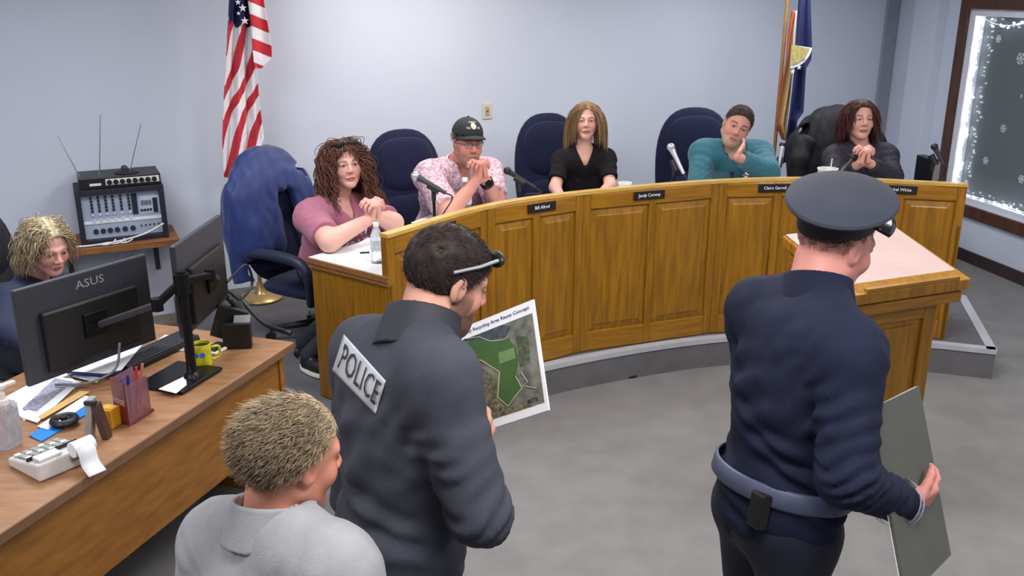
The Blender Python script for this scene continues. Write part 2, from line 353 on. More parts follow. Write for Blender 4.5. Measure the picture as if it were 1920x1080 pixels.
def office_chair(x, y, ang, ztop, label, fabric=NAVY, w=.54, group=None, zb=ZP, arms=True):
    """ang: heading the sitter faces; local frame faces +y"""
    t = thing('office_chair', (x, y, zb), label, 'chair', group, local=True, rz=ang-math.pi/2)
    H = ztop-zb; sz = .37
    def B(mb, n, m, **k): return mb.build(n, m, t, **k)
    X, Y, Z = np.eye(3)
    B(pillow(MB(), (0, .0, sz), X, Y, Z, w*.98, .52, .05, .05, 4), 'seat', fabric, smooth=True)
    lean = nrm(V3(0, -.16, 1)); nn = nrm(V3(0, 1, .16)); hb = H-sz+.02; c = V3(0, -.27, sz-.02)+lean*hb/2
    bk = B(pillow(MB(), c, X, lean, nn, w, hb, .055, .045, 2.6), 'backrest', fabric, smooth=True)
    B(pillow(MB(), c+nn*.035+lean*hb*.2, X, lean, nn, w*.76, hb*.5, .04, .01, 3.6), 'upper_pad', fabric, bk, smooth=True) if False else pillow(MB(), c+nn*.035+lean*hb*.2, X, lean, nn, w*.74, hb*.46, .04, .01, 2.9).build('upper_pad', fabric, bk, smooth=True)
    pillow(MB(), c+nn*.035-lean*hb*.22, X, lean, nn, w*.76, hb*.38, .045, .01, 3.6).build('lumbar_pad', fabric, bk, smooth=True)
    if arms:
        for s in (-1, 1):
            q = bez([(s*w*.5, -.24, sz+.2), (s*(w*.5+.04), -.1, sz+.235), (s*(w*.5+.04), .16, sz+.22), (s*(w*.5+.03), .22, sz+.12), (s*(w*.42), .16, sz-.05)], 6)
            B(MB().tube(q, [.03]*8+[.032]*6+[.028]*(len(q)-14), 10), 'armrest', pm('arm_plastic', (34, 40, 66), .5), smooth=True)
    B(MB().cyl((0, 0, .1), (0, 0, sz-.04), .028, n=14), 'gas_column', BLACKS, smooth='auto')
    B(MB().box((0, 0, sz-.06), (.22, .26, .03)), 'seat_plate', BLACKP, bevel=.005)
    for k in range(5):
        a = 2*math.pi*k/5+.3; e = V3(math.cos(a)*.3, math.sin(a)*.3, .075)
        lg = B(MB().tube([(0, 0, .12), e*.5+V3(0, 0, .06), e], [.026, .022, .016], 8), 'leg', BLACKP, smooth=True)
        d = V3(-math.sin(a), math.cos(a), 0)
        MB().cyl(e*V3(1, 1, 0)+V3(0, 0, .03)-d*.022, e*V3(1, 1, 0)+V3(0, 0, .03)+d*.022, .03, n=14).build('caster', BLACKP, lg, smooth='auto')
    return t
NV = 'navy office chairs behind the dais'
CHAIR1 = (-1.17, 5.33, math.atan2(-.5, .86)); q_ = P(1590, 300, 6.36); CHAIR5 = (q_[0], q_[1], math.atan2(-1, -.1))
office_chair(*CHAIR1, 1.30, 'navy office chair with a bright blue jacket hung over its back', w=.56, group=NV)
office_chair(*(P(800, 330, 6.0)[:2]), math.atan2(-.85, .5), 1.345, 'navy high-backed office chair behind the man in the black cap', w=.56, group=NV)
office_chair(*(P(1062, 310, 6.35)[:2]), math.atan2(-.93, .3), 1.40, 'navy high-backed office chair behind the woman in the black top', w=.52, group=NV)
office_chair(*(P(1330, 300, 6.40)[:2]), math.atan2(-1, .1), 1.43, 'navy high-backed office chair behind the man in the teal pullover', w=.58, group=NV)
office_chair(*CHAIR5, 1.385, 'navy office chair with a black jacket hung over its back', w=.56, group=NV)
BLKL = pm('black_leather', (26, 28, 36), .4, var=.15, scale=10, bump=.2, bscale=90)
office_chair(*(P(12, 470, 4.75)[:2]), math.atan2(-.55, .8), 1.17, 'black leather desk chair behind the clerk at the wooden desk', BLKL, w=.46, zb=0., arms=False)

# ================================================================ FLAGS
def cloth(name, rows, nu, plane_p, plane_n, fold, mats, pick, parent, nv=110, thick=.004):
    """rows: (y_px, x_left, x_right) seen in the photograph, laid on a vertical plane with real folds in depth"""
    ys = np.linspace(rows[0][0], rows[-1][0], nv); L = np.interp(ys, [r[0] for r in rows], [r[1] for r in rows]); Rr = np.interp(ys, [r[0] for r in rows], [r[2] for r in rows])
    pts = []; nx = np.array([plane_n[0], plane_n[1], 0.])
    for j, y in enumerate(ys):
        row = []
        for i in range(nu+1):
            s = i/nu; x = L[j]+(Rr[j]-L[j])*s
            row.append(onwall(x, y, plane_p, plane_n) + nx*fold(s, (y-ys[0])/(ys[-1]-ys[0])))
        pts.append(row)
    mb = MB().grid(pts); me = bpy.data.meshes.new(name); me.from_pydata(mb.v, [], mb.f); me.update()
    o = finish(name, me, mats, parent, smooth=True, solid=thick)
    k = 0; idx = []
    for j in range(nv-1):
        for i in range(nu):
            s = (i+.5)/nu; y = (ys[j]+ys[j+1])/2; x = L[j]+(Rr[j]-L[j])*s; idx.append(pick(x, y, s))
    me.polygons.foreach_set('material_index', idx); me.update(); return o
FRED = pm('flag_red', (190, 24, 44), .7, var=.1, scale=10, sheen=.2); FWHT = pm('flag_white', (232, 230, 236), .7, var=.05, scale=10)
FBLU = pm('flag_blue', (24, 30, 78), .7, var=.12, scale=10); FGLD = pm('flag_gold', (186, 152, 100), .85, var=.1, scale=30); FORG = pm('flag_orange', (176, 78, 50), .85, var=.1)
def star(mb, O, X, Y, r, t):
    mb.plate(O, X, Y, [((r if k%2 == 0 else r*.4)*math.sin(math.pi*k/5), (r if k%2 == 0 else r*.4)*math.cos(math.pi*k/5)) for k in range(10)], t)
def flag_stand(t, base, top):
    b = np.array(base, float)
    MB().lathe([(.14, 0), (.145, .012), (.13, .03), (.05, .045), (.03, .07), (.022, .12)], b, 28).build('base', GOLD, t, smooth='auto')
    MB().cyl(b+V3(0, 0, .1), V3(b[0], b[1], top), .014, n=12).build('pole', pm('pole_wood', (150, 112, 66), .4), t, smooth='auto')
    MB().ball((b[0], b[1], top+.03), .03, 12).build('finial', GOLD, t, smooth=True)
fb = onz(490, 560, ZP); fbp = fb + BN*.05
t = thing('national_flag', fb, 'red and white striped flag with white stars hanging from a pole by the wall', 'flag')
flag_stand(t, fb, 2.62)
def us_pick(x, y, s):
    if y < 46+(6*math.sin(x*.3)) and 426 < x-.05*y < 470: return 2
    return 0 if ((x+.37*y+5*math.sin(y*.035)+4)/30.) % 1 < .45 else 1
rowsA = [(-60, 433, 474), (0, 429, 471), (80, 424, 477), (180, 419, 484), (260, 417, 494), (300, 418, 480), (333, 421, 444)]
fl = cloth('flag_cloth', rowsA, 100, fbp, BN, lambda s, v: .022*math.sin(s*13+v*3)+.01*math.sin(s*29+v*5), [FRED, FWHT, FBLU], us_pick, t, 300)
rowsB = [(-60, 464, 490), (0, 464, 495), (50, 470, 503), (90, 472, 509), (108, 474, 509), (128, 476, 489)]
cloth('flag_fold', rowsB, 44, fbp+BN*.03, BN, lambda s, v: .02*math.sin(s*5+v*2), [FRED, FWHT, FBLU], lambda x, y, s: 0 if ((y-.12*x*3.2+22)/44.) % 1 < .5 else 1, t, 180)
for px, py, r in ((455, 15, .026), (447, 25, .014), (459, 39, .026), (446, 4, .02), (438, -8, .02)):
    m = MB(); star(m, onwall(px, py, fbp+BN*.036, BN), BD, V3(0, 0, 1), r, .004); m.build('star', FWHT, fl)
# state flag
sb = V3(1.98, 7.0, ZP); sp = sb+V3(0, -.05, 0); SN = nrm(V3(.2, -1, 0))
t = thing('state_flag', sb, 'dark blue flag with a seal and orange edging on a pole', 'flag')
flag_stand(t, sb, 2.62)
nav = cloth('flag_cloth', [(-40, 1500, 1522), (5, 1496, 1521), (90, 1489, 1522), (112, 1488, 1520), (128, 1487, 1510), (210, 1477, 1504), (226, 1475, 1492), (306, 1464, 1488)], 24, sp, SN,
      lambda s, v: .03*math.sin(s*6+v*2)+.008*math.sin(s*17), [FBLU], lambda x, y, s: 0, t, 90)
cloth('flag_edge_folds', [(20, 1484, 1494), (60, 1477, 1491), (120, 1470, 1489), (180, 1459, 1482), (232, 1452, 1474), (262, 1468, 1472)], 24, sp+SN*-.03, SN,
      lambda s, v: .03*math.sin(s*11+v*2), [FORG, FGLD, FWHT, FRED], lambda x, y, s: (0 if s < .3 else 1 if s < .62 else 2 if s < .85 else 1), t, 90)
m = MB(); cc = onwall(1484, 84, sp+SN*.045, SN); SX = nrm(V3(-SN[1], SN[0], 0))
SR = 7.0/FPX
def sector(r, a0, a1): return [(0, 0)]+[(r*math.cos(a), r*math.sin(a)) for a in arc(10, a0, a1)]
MB().plate(cc, SX, V3(0, 0, 1), sector(.165, math.radians(-88), math.radians(-8)), .004).build('seal_ring', FWHT, nav)
MB().plate(cc+SN*.005, SX, V3(0, 0, 1), sector(.14, math.radians(-86), math.radians(-10)), .004).build('seal', pm('seal_gold', (176, 164, 98), .7, var=.3, scale=60), nav)
for px, py in ((1486, 134), (1498, 126), (1507, 113)):
    m = MB(); star(m, onwall(px, py, sp+SN*.045, SN), SX, V3(0, 0, 1), .02, .004); m.build('star', FWHT, nav)

# ================================================================ WINDOW DRESSING
sl = thing('string_lights', RP(S0+.1, Z0+.06), 'string of glowing white fairy lights taped around the window edge', 'string lights')
path = [RP(S0+JW+.02, Z0+JW+.02+k*(Z1-Z0-2*JW-.04)/14, -.06+.012*math.sin(k*2.3)) for k in range(15)]
path += [RP(S0+JW+.02+k*.16, Z1-JW-.03-.035*abs(math.sin(k*.9)), -.06) for k in range(1, 13)]
low = [RP(S0+JW+.03+k*.17, Z0+JW+.012, -.055+.015*math.sin(k*1.7)) for k in range(13)]
MB().tube(bez(path, 3), .004, 5).build('cord', WHITEP, sl, smooth=True); MB().tube(bez(low, 3), .004, 5).build('cord', WHITEP, sl, smooth=True)
BULB = pm('bulb_glow', (232, 238, 255), .4, emit=14.)
bm = MB().ball((0, 0, 0), (.008, .008, .014), 8); bme = bpy.data.meshes.new('bulb'); bme.from_pydata(bm.v, [], bm.f); bme.materials.append(BULB)
pp = bez(path, 3)[::1] + bez(low, 3)[::1]
for i, p in enumerate(pp):
    q = p + RN*random.uniform(.0, .02) + RD*random.uniform(-.015, .03) + V3(0, 0, random.uniform(-.02, .02)); o = bpy.data.objects.new('bulb', bme); COL.objects.link(o); o.location = tuple(q); o.rotation_euler = (random.uniform(0, 3), random.uniform(0, 3), 0); setpar(o, sl)
DEC = pm('snowflake_film', (190, 205, 205), .7, var=.1)
def flake(mb, O, X, Y, r, t):
    for k in range(6):
        a = math.pi*k/3; d = V3(*(math.cos(a)*X+math.sin(a)*Y)); e = V3(*(-math.sin(a)*X+math.cos(a)*Y))
        mb.plate(O, d, e, [(0, -.14*r), (.85*r, -.12*r), (r, 0), (.85*r, .12*r), (0, .14*r)], t)
        mb.plate(O+d*.55*r, nrm(d+e), nrm(e-d), [(0, -.1*r), (.42*r, -.09*r), (.42*r, .09*r), (0, .1*r)], t)
        mb.plate(O+d*.55*r, nrm(d-e), nrm(e+d), [(0, -.1*r), (.42*r, -.09*r), (.42*r, .09*r), (0, .1*r)], t)
for px, py, r, lb in ((1872, 73, .034, 'pale snowflake decal on the glass below the top row of lights'), (1914, 110, .05, 'large pale snowflake decal high on the window glass'),
                  (1881, 241, .036, 'pale snowflake decal halfway up the window glass'), (1848, 301, .034, 'pale snowflake decal low on the glass beside the light string'),
                  (1915, 336, .036, 'pale snowflake decal low on the glass above the window sill'), (1915, 180, .015, 'tiny pale snowflake decal on the glass between two larger ones')):
    m = MB(); flake(m, onwall(px, py, CORNER-RN*.1035, RN), -RD, V3(0, 0, 1), r, .002); tag(m.build('snowflake_decal', DEC), lb, 'decal', 'snowflake decals on the window')

# ================================================================ WALL SHELF WITH SOUND GEAR
SZ = .70
def WP(s, o, z): p = B0+BD*s+BN*o; return V3(p[0], p[1], z)       # along wall, off wall, height
def wbox(mb, s0, s1, o0, o1, z0, z1): mb.prism([tuple(WP(s, o, 0)[:2]) for s, o in ((s0, o0), (s1, o0), (s1, o1), (s0, o1))], z0, z1)
fr = V3(*WP(0, .40, 0))
def along(px, py, off): q = onwall(px, py, B0+BN*off, BN); return float((q-B0)@BD), float(q[2])
sR, zS = along(337, 447, .42); sL, _ = along(146, 478, .42); SZ = zS
sh = thing('wall_shelf', WP((sL+sR)/2, 0, SZ-.03), 'thick brown wooden shelf fixed to the wall under the sound equipment', 'shelf')
m = MB(); wbox(m, sL-.25, sR, 0.002, .42, SZ-.045, SZ); m.build('board', pm('shelf_wood', (150, 102, 60), .5, scale=4, stretch=(2, 2, 10), col2=(118, 76, 40)), sh, bevel=.004)
for s in (sL-.05, sR-.12):
    m = MB(); wbox(m, s-.015, s+.015, 0.002, .02, SZ-.3, SZ-.045); wbox(m, s-.015, s+.015, .02, .3, SZ-.06, SZ-.045); m.build('bracket', DARKG, sh)
aL, _ = along(152, 450, .36); aR, _ = along(317, 440, .36); zt = along(235, 352, .36)[1]
am = thing('mixer_amplifier', WP((aL+aR)/2, .2, SZ), 'black boxed mixer amplifier with a silver control panel on the wall shelf', 'amplifier')
BX = pm('amp_black', (26, 28, 44), .6, bump=.2, bscale=200)
zt2 = zt-.0
m = MB(); wbox(m, aL, aR, .04, .30, SZ, zt2); m.build('cabinet', BX, am, bevel=.006)
for a in ((aL, aL+.03, SZ, zt2), (aR-.03, aR, SZ, zt2), (aL+.03, aR-.03, SZ, SZ+.03), (aL+.03, aR-.03, zt2-.03, zt2)):
    m = MB(); wbox(m, a[0], a[1], .301, .36, a[2], a[3]); m.build('front_rim', BX, am, bevel=.003)
hh = zt2-SZ; f0 = .302
SILV = pm('amp_silver', (176, 188, 212), .4, .2, var=.05)
m = MB(); wbox(m, aL+.03, aR-.03, f0, f0+.012, SZ+.03, zt2-.03); face = m.build('front_panel', SILV, am)
m = MB(); wbox(m, aL+.03, aR-.03, f0+.012, f0+.018, SZ+hh*.36, SZ+hh*.41); m.build('light_stripe', pm('amp_white', (236, 240, 250), .4), face)
wA = aR-aL
def ap(u, v, o=.314): return WP(aL+wA*u, o, SZ+hh*v)
m = MB(); wbox(m, aL+wA*.62, aL+wA*.685, f0+.012, f0+.016, SZ+hh*.47, SZ+hh*.86); m.build('dark_strip', BX, face)
m = MB(); wbox(m, aL+wA*.71, aL+wA*.93, f0+.012, f0+.016, SZ+hh*.47, SZ+hh*.8); m.build('equaliser_plate', pm('amp_pale', (196, 206, 226), .4), face)
m = MB(); wbox(m, aL+wA*.86, aL+wA*.915, f0+.016, f0+.02, SZ+hh*.48, SZ+hh*.75); m.build('dark_strip', BX, face)
KN = pm('knob_dark', (40, 48, 66), .4); KW = pm('knob_light', (214, 206, 232), .4)
for u in (.17, .25, .33, .41, .50, .59):
    for k in range(6):
        MB().cyl(ap(u, .84-.062*k), ap(u, .84-.062*k, .326), .0085, n=10).build('knob', KN if k < 5 else KW, face)
    MB().cyl(ap(u+.01, .22), ap(u+.01, .22, .325), .016, n=12).build('socket', KN, face)
    MB().cyl(ap(u+.005, .42), ap(u+.005, .42, .328), .009, n=10).build('knob', KW, face)
for k in range(8): m = MB(); wbox(m, aL+wA*(.725+.016*k), aL+wA*(.731+.016*k), f0+.016, f0+.024, SZ+hh*(.62+.01*(k%3)), SZ+hh*.72); m.build('slider', KN, face)
for k in range(4): MB().cyl(ap(.725+.035*k, .54), ap(.725+.035*k, .54, .326), .008, n=10).build('knob', KN, face)
for k in range(5): MB().cyl(ap(.7+.05*k, .25-.0*k), ap(.7+.05*k, .25, .32), .006, n=8).build('socket', KN, face)
rL, _ = along(160, 362, .33); rR, _ = along(300, 350, .33); rt = along(230, 332, .33)[1]
rc = thing('wireless_receiver', WP((rL+rR)/2, .2, zt2), 'slim black receiver with a row of knobs and aerials on the amplifier', 'receiver')
rz0 = zt2+.001; rz1 = max(rt, zt2+.07)
m = MB(); wbox(m, rL-.03, rR+.01, .05, .33, rz0, rz1); rb = m.build('case', BLACKP, rc, bevel=.004)
m = MB(); wbox(m, rL+(rR-rL)*.28, rR-.0, .33, .334, rz0+.018, rz1-.012); m.build('label_strip', WHITEP, rc)
for k in range(8): MB().cyl(WP(rL+(rR-rL)*(.33+.086*k), .334, (rz0+rz1)/2+.003), WP(rL+(rR-rL)*(.33+.086*k), .35, (rz0+rz1)/2+.003), .015, n=14).build('knob', BLACKP, rc, smooth='auto')
m = MB(); wbox(m, rL+.03, rL+(rR-rL)*.22, .33, .333, rz0+.02, rz0+.035); m.build('label_strip', WHITEP, rc)
def wpt(px, py, off): return onwall(px, py, B0+BN*off, BN)
for a, b in (((150, 337), (108, 255)), ((187, 333), (188, 215)), ((243, 329), (264, 232))):
    p0 = wpt(*a, .25); p0[2] = rz1; MB().tube([p0, wpt(*b, .25)], [.004, .0025], 6).build('aerial', CHROME, rc)
p0 = wpt(238, 330, .22); p0[2] = rz1+.001
puck = thing('aerial_base', p0, 'round black aerial base lying on top of the receiver', 'aerial base')
MB().lathe([(.075, 0), (.075, .006), (.055, .012), (.04, .022), (.02, .025)], p0, 22).build('disc', BLACKP, puck, smooth='auto'); MB().ball(p0+V3(-.01, 0, .026), .022, 10).build('magnet_cap', DARKG, puck, smooth=True)
ca = [WP(aL+wA*.95, .37, SZ+hh*.28), WP(aL+wA*.7, .4, SZ+hh*.14), WP(aL+wA*.4, .405, SZ+hh*.06), WP(aL+wA*.1, .4, SZ+hh*.03), WP(aL-.06, .41, SZ+.015), WP(aL-.2, .41, SZ+.01)]
cb = thing('white_cable', WP(aL+wA*.4, .4, SZ), 'white cable trailing in loops across the front of the amplifier', 'cable')
WC = pm('white_cable', (226, 224, 230), .5)
MB().tube(bez(ca, 8), .006, 7).build('cord', WC, cb, smooth=True)
for k in range(3):
    u = .3+.1*k; MB().tube(bez([WP(aL+wA*(u+.08), .4, SZ+hh*.1), WP(aL+wA*(u+.05), .408, SZ+.02), WP(aL+wA*(u-.02), .41, SZ+.008), WP(aL+wA*(u-.1), .4, SZ+.012), WP(aL+wA*u, .405, SZ+.02)], 7), .0045, 6).build('loop', WC, cb, smooth=True)
MB().tube(bez([WP(sR-.12, .3, SZ+.008), WP(sR-.17, .37, SZ+.008), WP(sR-.2, .385, SZ+.008)], 4), .006, 6)
ou = onwall(913, 208, B0, BN); ot = thing('wall_outlet', ou, 'ivory wall outlet plate high on the pale wall', 'outlet')
def wplate(mb, c, hw, hz, o0, o1): s = float((c-B0)@BD); wbox(mb, s-hw, s+hw, o0, o1, c[2]-hz, c[2]+hz)
IV = pm('ivory_plastic', (214, 206, 186), .4, var=.03)
m = MB(); wplate(m, ou, .04, .06, .001, .008); m.build('cover_plate', IV, ot, bevel=.003)
m = MB(); wplate(m, ou, .018, .034, .008, .012); m.build('socket', pm('ivory_dark', (176, 166, 142), .5), ot)
MB().cyl(ou+BN*.012, ou+BN*.014, .007, n=8).build('screw', DARKG, ot)

# ================================================================ NAME PLATES
def dais_plane(i): a, b = DV[i], DV[i+1]; D = nrm(b-a); return a, D, V3(-D[1], D[0], 0)
for i, px, py, w_, txt, lb in ((1, 1015, 382, .185, 'Bill Allred', 'black name plate with white lettering below the man in the cap'), (2, 1217, 357, .2, 'Jandy Conway', 'black name plate on the dais below the woman in black'),
                          (3, 1453, 345, .2, 'Claire Garrell', 'black name plate on the dais below the man in teal'), (4, 1686, 352, .2, 'Rachel White', 'black name plate on the dais below the woman with clasped hands'),
                          (0, 833, 418, .16, '', 'black name plate on the dais in front of the woman in pink')):
    a, D, N = dais_plane(i); c = onwall(px, py, a, N); c = c-N*.001; c[2] = min(c[2], ZT-.02-.03)
    t = thing('name_plate', c-V3(0, 0, .024), lb, 'name plate', 'name plates along the dais')
    MB().box(c-N*.005, (w_, .008, .05), np.stack([D, N, V3(0, 0, 1)], 1)).build('plate', pm('plate_black', (22, 17, 19), .5), t, bevel=.002)
    if txt: text_mesh('lettering', txt, .026, c-N*.0095, D, V3(0, 0, 1), PAPER, t, sx=.95)

# ================================================================ MICROPHONES
def mic(head, tail, dh, dt, label, body=DARKG, ballm=MIDG, r=.024, stand=None, cable=True, zb=ZW, th=1.):
    h = P(*head, dh); t_ = P(*tail, dt); ax = nrm(t_-h); base = P(*stand) if stand else (h*.35+t_*.65); foot = V3(base[0], base[1], zb)
    t = thing('microphone', foot, label, 'microphone', 'microphones along the dais')
    MB().lathe([(.07, 0), (.07, .012), (.06, .018), (.012, .022)], foot, 22).build('base', BLACKS, t, smooth='auto')
    top = base - V3(0, 0, .02)
    MB().cyl(foot+V3(0, 0, .015), top, .009, n=10).build('stand', BLACKS, t, smooth='auto')
    MB().tube([base-ax*.035, base+ax*.035], .02, 10).build('clip', BLACKP, t, smooth='auto')
    MB().tube([top-V3(0, 0, .05), base], .013, 10).build('swivel', BLACKP, t, smooth='auto')
    gb = MB(); gb.ball(h, r, 14); gb.build('grille', ballm, t, smooth=True)
    MB().tube([h+ax*r*.7, h+ax*r*1.1, h+ax*.06, t_], [r*.8*th, r*.72*th, r*.58*th, r*.42*th], 12).build('body', body, t, smooth='auto')
    if cable:
        MB().tube(bez([t_, t_+ax*.04-V3(0, 0, .01), foot+V3(.03, .02, .09), foot+V3(.05, .05, .01), foot+V3(.15, .12, .008)], 6), .004, 6).build('cord', BLACKP, t, smooth=True)
    return t
SILV2 = pm('mic_silver', (190, 192, 200), .35, .6)
mic((779, 330), (836, 362), 4.98, 4.98, 'silver-headed microphone on a stand between the woman in pink and the man', DARKG, SILV2, .026, stand=(813, 352, 4.98))
mic((951, 320), (1004, 352), 5.6, 5.62, 'black microphone on a stand beside the man in the cap', BLACKP, BLACKP, .024, stand=(974, 338, 5.6))
mic((1258, 276), (1282, 326), 5.8, 5.78, 'slim microphone with a round silver head by the man in teal', SILV2, SILV2, .026, stand=(1264, 310, 5.82))
mic((1467, 272), (1459, 318), 5.95, 5.9, 'silver-bodied microphone beside the dark blue flag', SILV2, BLACKP, .02, stand=(1461, 305, 5.93))
mic((1601, 295), (1572, 330), 5.72, 5.66, 'small black microphone in front of the woman with clasped hands', pm('mic_redblack', (60, 40, 46), .4), BLACKP, .026, th=.55, stand=(1580, 322, 5.7))
mic((1752, 275), (1768, 307), 5.72, 5.72, 'black microphone near the window end of the dais', DARKG, BLACKP, .022, stand=(1750, 300, 5.75))

# ================================================================ BOTTLES, CUPS, PAPERS ON THE WORKTOP
def bottle(foot, label, h=.2):
    k = h/.2; foot = np.array(foot, float); t = thing('water_bottle', foot, label, 'bottle', 'water bottles on the dais')
    MB().lathe([(.0305*k, 0), (.032*k, .006*k), (.032*k, .05*k), (.029*k, .058*k), (.032*k, .066*k), (.032*k, .12*k), (.029*k, .14*k), (.016*k, .172*k), (.0125*k, .18*k), (.0125*k, .188*k)], foot, 20).build('bottle_body', GLASSY, t, smooth='auto')
    MB().lathe([(.0325*k, .072*k), (.0325*k, .118*k)], foot, 20).build('wrapper', pm('bottle_label', (214, 220, 232), .5, var=.25, scale=60, alpha=.8), t, smooth='auto')
    MB().lathe([(.0145*k, .184*k), (.0145*k, .2*k), (.012*k, .203*k)], foot, 16).build('cap', WHITEP, t, smooth='auto')
bottle(onz(708, 492, ZW), 'clear water bottle with a white cap beside the woman in pink')
bottle(onz(873, 408, ZW), 'clear water bottle in front of the man in the cap', .235)
g = onz(711, 489, ZW)+V3(.035, -.01, .0); gt = MB().lathe([(.045, 0), (.045, .004), (.038, .005), (.034, .001)], g, 24).build('cable_grommet', BLACKP, smooth='auto'); tag(gt, 'black round cable grommet in the white worktop', 'grommet')
def sheet(name, pts, z, mat, label, cat='paper', group=None, th=.002, parent=None):
    m = MB().prism([tuple(onz(x, y, z)[:2]) for x, y in pts], z, z+th); o = m.build(name, mat, parent)
    if parent is None: tag(o, label, cat, group)
    return o
sheet('paper_sheet', [(655, 466), (705, 478), (725, 455), (690, 446)], ZW, PAPER, 'loose white sheet on the worktop before the woman in pink', group='papers on the dais')
sheet('paper_sheet', [(770, 418), (800, 425), (852, 405), (822, 398)], ZW, PAPER, 'loose white sheet on the worktop before the man in the cap', group='papers on the dais')
m = MB(); p = onz(684, 475, ZW)+V3(0, 0, .004); m.box(p, (.05, .012, .008), rotz(.2)); tag(m.build('ink_pen', BLACKP, bevel=.003), 'short black pen on the white worktop', 'pen')
def cup(foot, r0, r1, h, mat, name, label, cat, lid=None, straw=None):
    foot = np.array(foot, float); t = thing(name, foot, label, cat)
    MB().lathe([(r0, 0), (r1, h), (r1+.004, h+.004), (r1+.004, h+.01), (r1-.004, h+.01), (r1-.006, h-.02), (r0-.004, .006)], foot, 24).build('cup_body', mat, t, smooth='auto')
    if lid: MB().lathe([(r1+.006, h), (r1+.006, h+.014), (r1-.01, h+.02), (r1-.015, h+.016)], foot, 24).build('lid', lid, t, smooth='auto')
    if straw: MB().tube([foot+V3(.01, 0, .02), foot+V3(.02, .0, h+.07)], .004, 8).build('straw', straw, t, smooth='auto')
def under(px, py, d): q = P(px, py, d); return V3(q[0], q[1], ZW)
cup(under(1553, 310, 5.78), .042, .06, .21, WHITEP, 'foam_cup', 'large white foam cup with a straw before the woman in black lace', 'cup', straw=WHITEP)
cup(under(1408, 312, 5.86), .04, .05, .15, BLACKP, 'travel_mug', 'black travel mug with a shiny band before the man in teal', 'mug', lid=CHROME, straw=pm('red_straw', (170, 60, 60), .5))
cup(under(1172, 336, 5.86), .035, .04, .11, WHITEP, 'coffee_mug', 'small white mug beside the woman in the black top', 'mug')
MB().box((0, 0, 0), (1, 1, 1))
pb = under(1740, 312, 5.95)
t = thing('dark_binder', pb, 'dark upright binder beside the end microphone on the dais', 'binder'); MB().box(pb+V3(0, 0, .13), (.06, .2, .26), rotz(.1)).build('cover', BLACKP, t, bevel=.004); MB().box(pb+V3(.0, -.004, .13), (.045, .2, .24), rotz(.1)).build('pages', MIDG, t)

# ================================================================ LECTERN
LF = onz(1605, 547, 1.06); LR = onz(1822, 516, 1.06); LX = nrm((LR-LF)*V3(1, 1, 0)); LY = V3(-LX[1], LX[0], 0); LWd = np.linalg.norm(LR-LF)
lc = (LF+LR)/2*V3(1, 1, 0)+LY*.25
lt = thing('lectern', lc, 'oak lectern with a slanted top and raised front panel facing the dais', 'lectern')
LM = np.stack([LX, LY, V3(0, 0, 1)], 1)
def LB(x, y, z): return lc+LX*x+LY*y+V3(0, 0, z)
MB().box(LB(0, .02, .5), (LWd*.72, .36, .92), LM).build('body', OAK, lt, bevel=.003)
MB().box(LB(0, .02, .035), (LWd*.80, .42, .07), LM).build('plinth', OAKH, lt, bevel=.006)
hw = LWd*.36
for x0, x1, z0, z1, nm, mt in ((-hw, -hw+.07, .07, .96, 'stile', OAK), (hw-.07, hw, .07, .96, 'stile', OAK), (-hw+.07, hw-.07, .07, .2, 'rail', OAKH), (-hw+.07, hw-.07, .86, .96, 'rail', OAKH)):
    MB().box(LB((x0+x1)/2, -.167, (z0+z1)/2), (x1-x0, .016, z1-z0), LM).build(nm, mt, lt, bevel=.003)
MB().box(LB(0, -.163, .53), (2*hw-.2, .012, .6), LM).build('panel', OAK, lt, bevel=.01)
def slab4(z0, z1, th, x, y0, y1):
    q = [LB(-x, y0, z0), LB(x, y0, z0), LB(x, y1, z1), LB(-x, y1, z1)]
    return MB().add([p-V3(0, 0, th) for p in q]+q, [(3,2,1,0),(4,5,6,7),(0,1,5,4),(1,2,6,5),(2,3,7,6),(3,0,4,7)])
slab4(.985, 1.10, .05, LWd*.47, -.235, .22).build('top_moulding', OAKH, lt, bevel=.008)
slab4(1.045, 1.175, .05, LWd*.5, -.25, .25).build('slanted_top', OAK, lt, bevel=.006)
slab4(1.062, 1.062, .018, LWd*.4, -.25, -.225).build('book_ledge', OAKH, lt, bevel=.003)
PK = pm('pink_white_sheet', (178, 156, 152), .6, var=.04, scale=6)
slab4(1.0508, 1.1794, .003, LWd*.475, -.225, .245).build('writing_surface', PK, lt)
q = slab4(1.0535, 1.181, .002, .14, -.2, .24); 
for k, (x, y, c) in enumerate(((-.21, .05, BLACKP), (-.2, .09, CHROME), (-.22, .13, BLACKP))):
    zz = 1.054+(y+.225)*.274+.006; a = LB(x-.04, y-.01, zz); b = LB(x+.06, y+.01, zz+.004); tag(MB().tube([a, b], .006, 8).build('ink_pen', c, smooth='auto'), ['black pen lying lowest on the slanted lectern top', 'silver pen lying between two black pens on the lectern', 'black pen lying highest on the slanted lectern top'][k], 'pen', 'pens on the lectern')
# small things at the step
p = onz(1183, 708, 0.); t = thing('cable_clip', p, 'small black and silver clip on the floor by the step', 'clip'); MB().box(p+V3(0, 0, .008), (.07, .03, .016), rotz(.3)).build('clip_body', BLACKP, t, bevel=.004); MB().box(p+V3(0, 0, .018), (.03, .015, .006), rotz(.3)).build('plate', CHROME, t)
q0 = onz(1213, 638, ZP)
cd = [q0+V3(0, .03, .004), q0+V3(0, -.02, .002), onz(1213, 655, .13)+V3(0, -.012, 0), onz(1207, 668, .09)+V3(0, -.015, 0), onz(1203, 690, .02)+V3(0, -.02, 0), onz(1190, 704, .006)]
tag(MB().tube(bez(cd, 5), .0035, 6).build('thin_cord', BLACKP, smooth=True), 'thin dark cord running down the carpeted step face', 'cord')

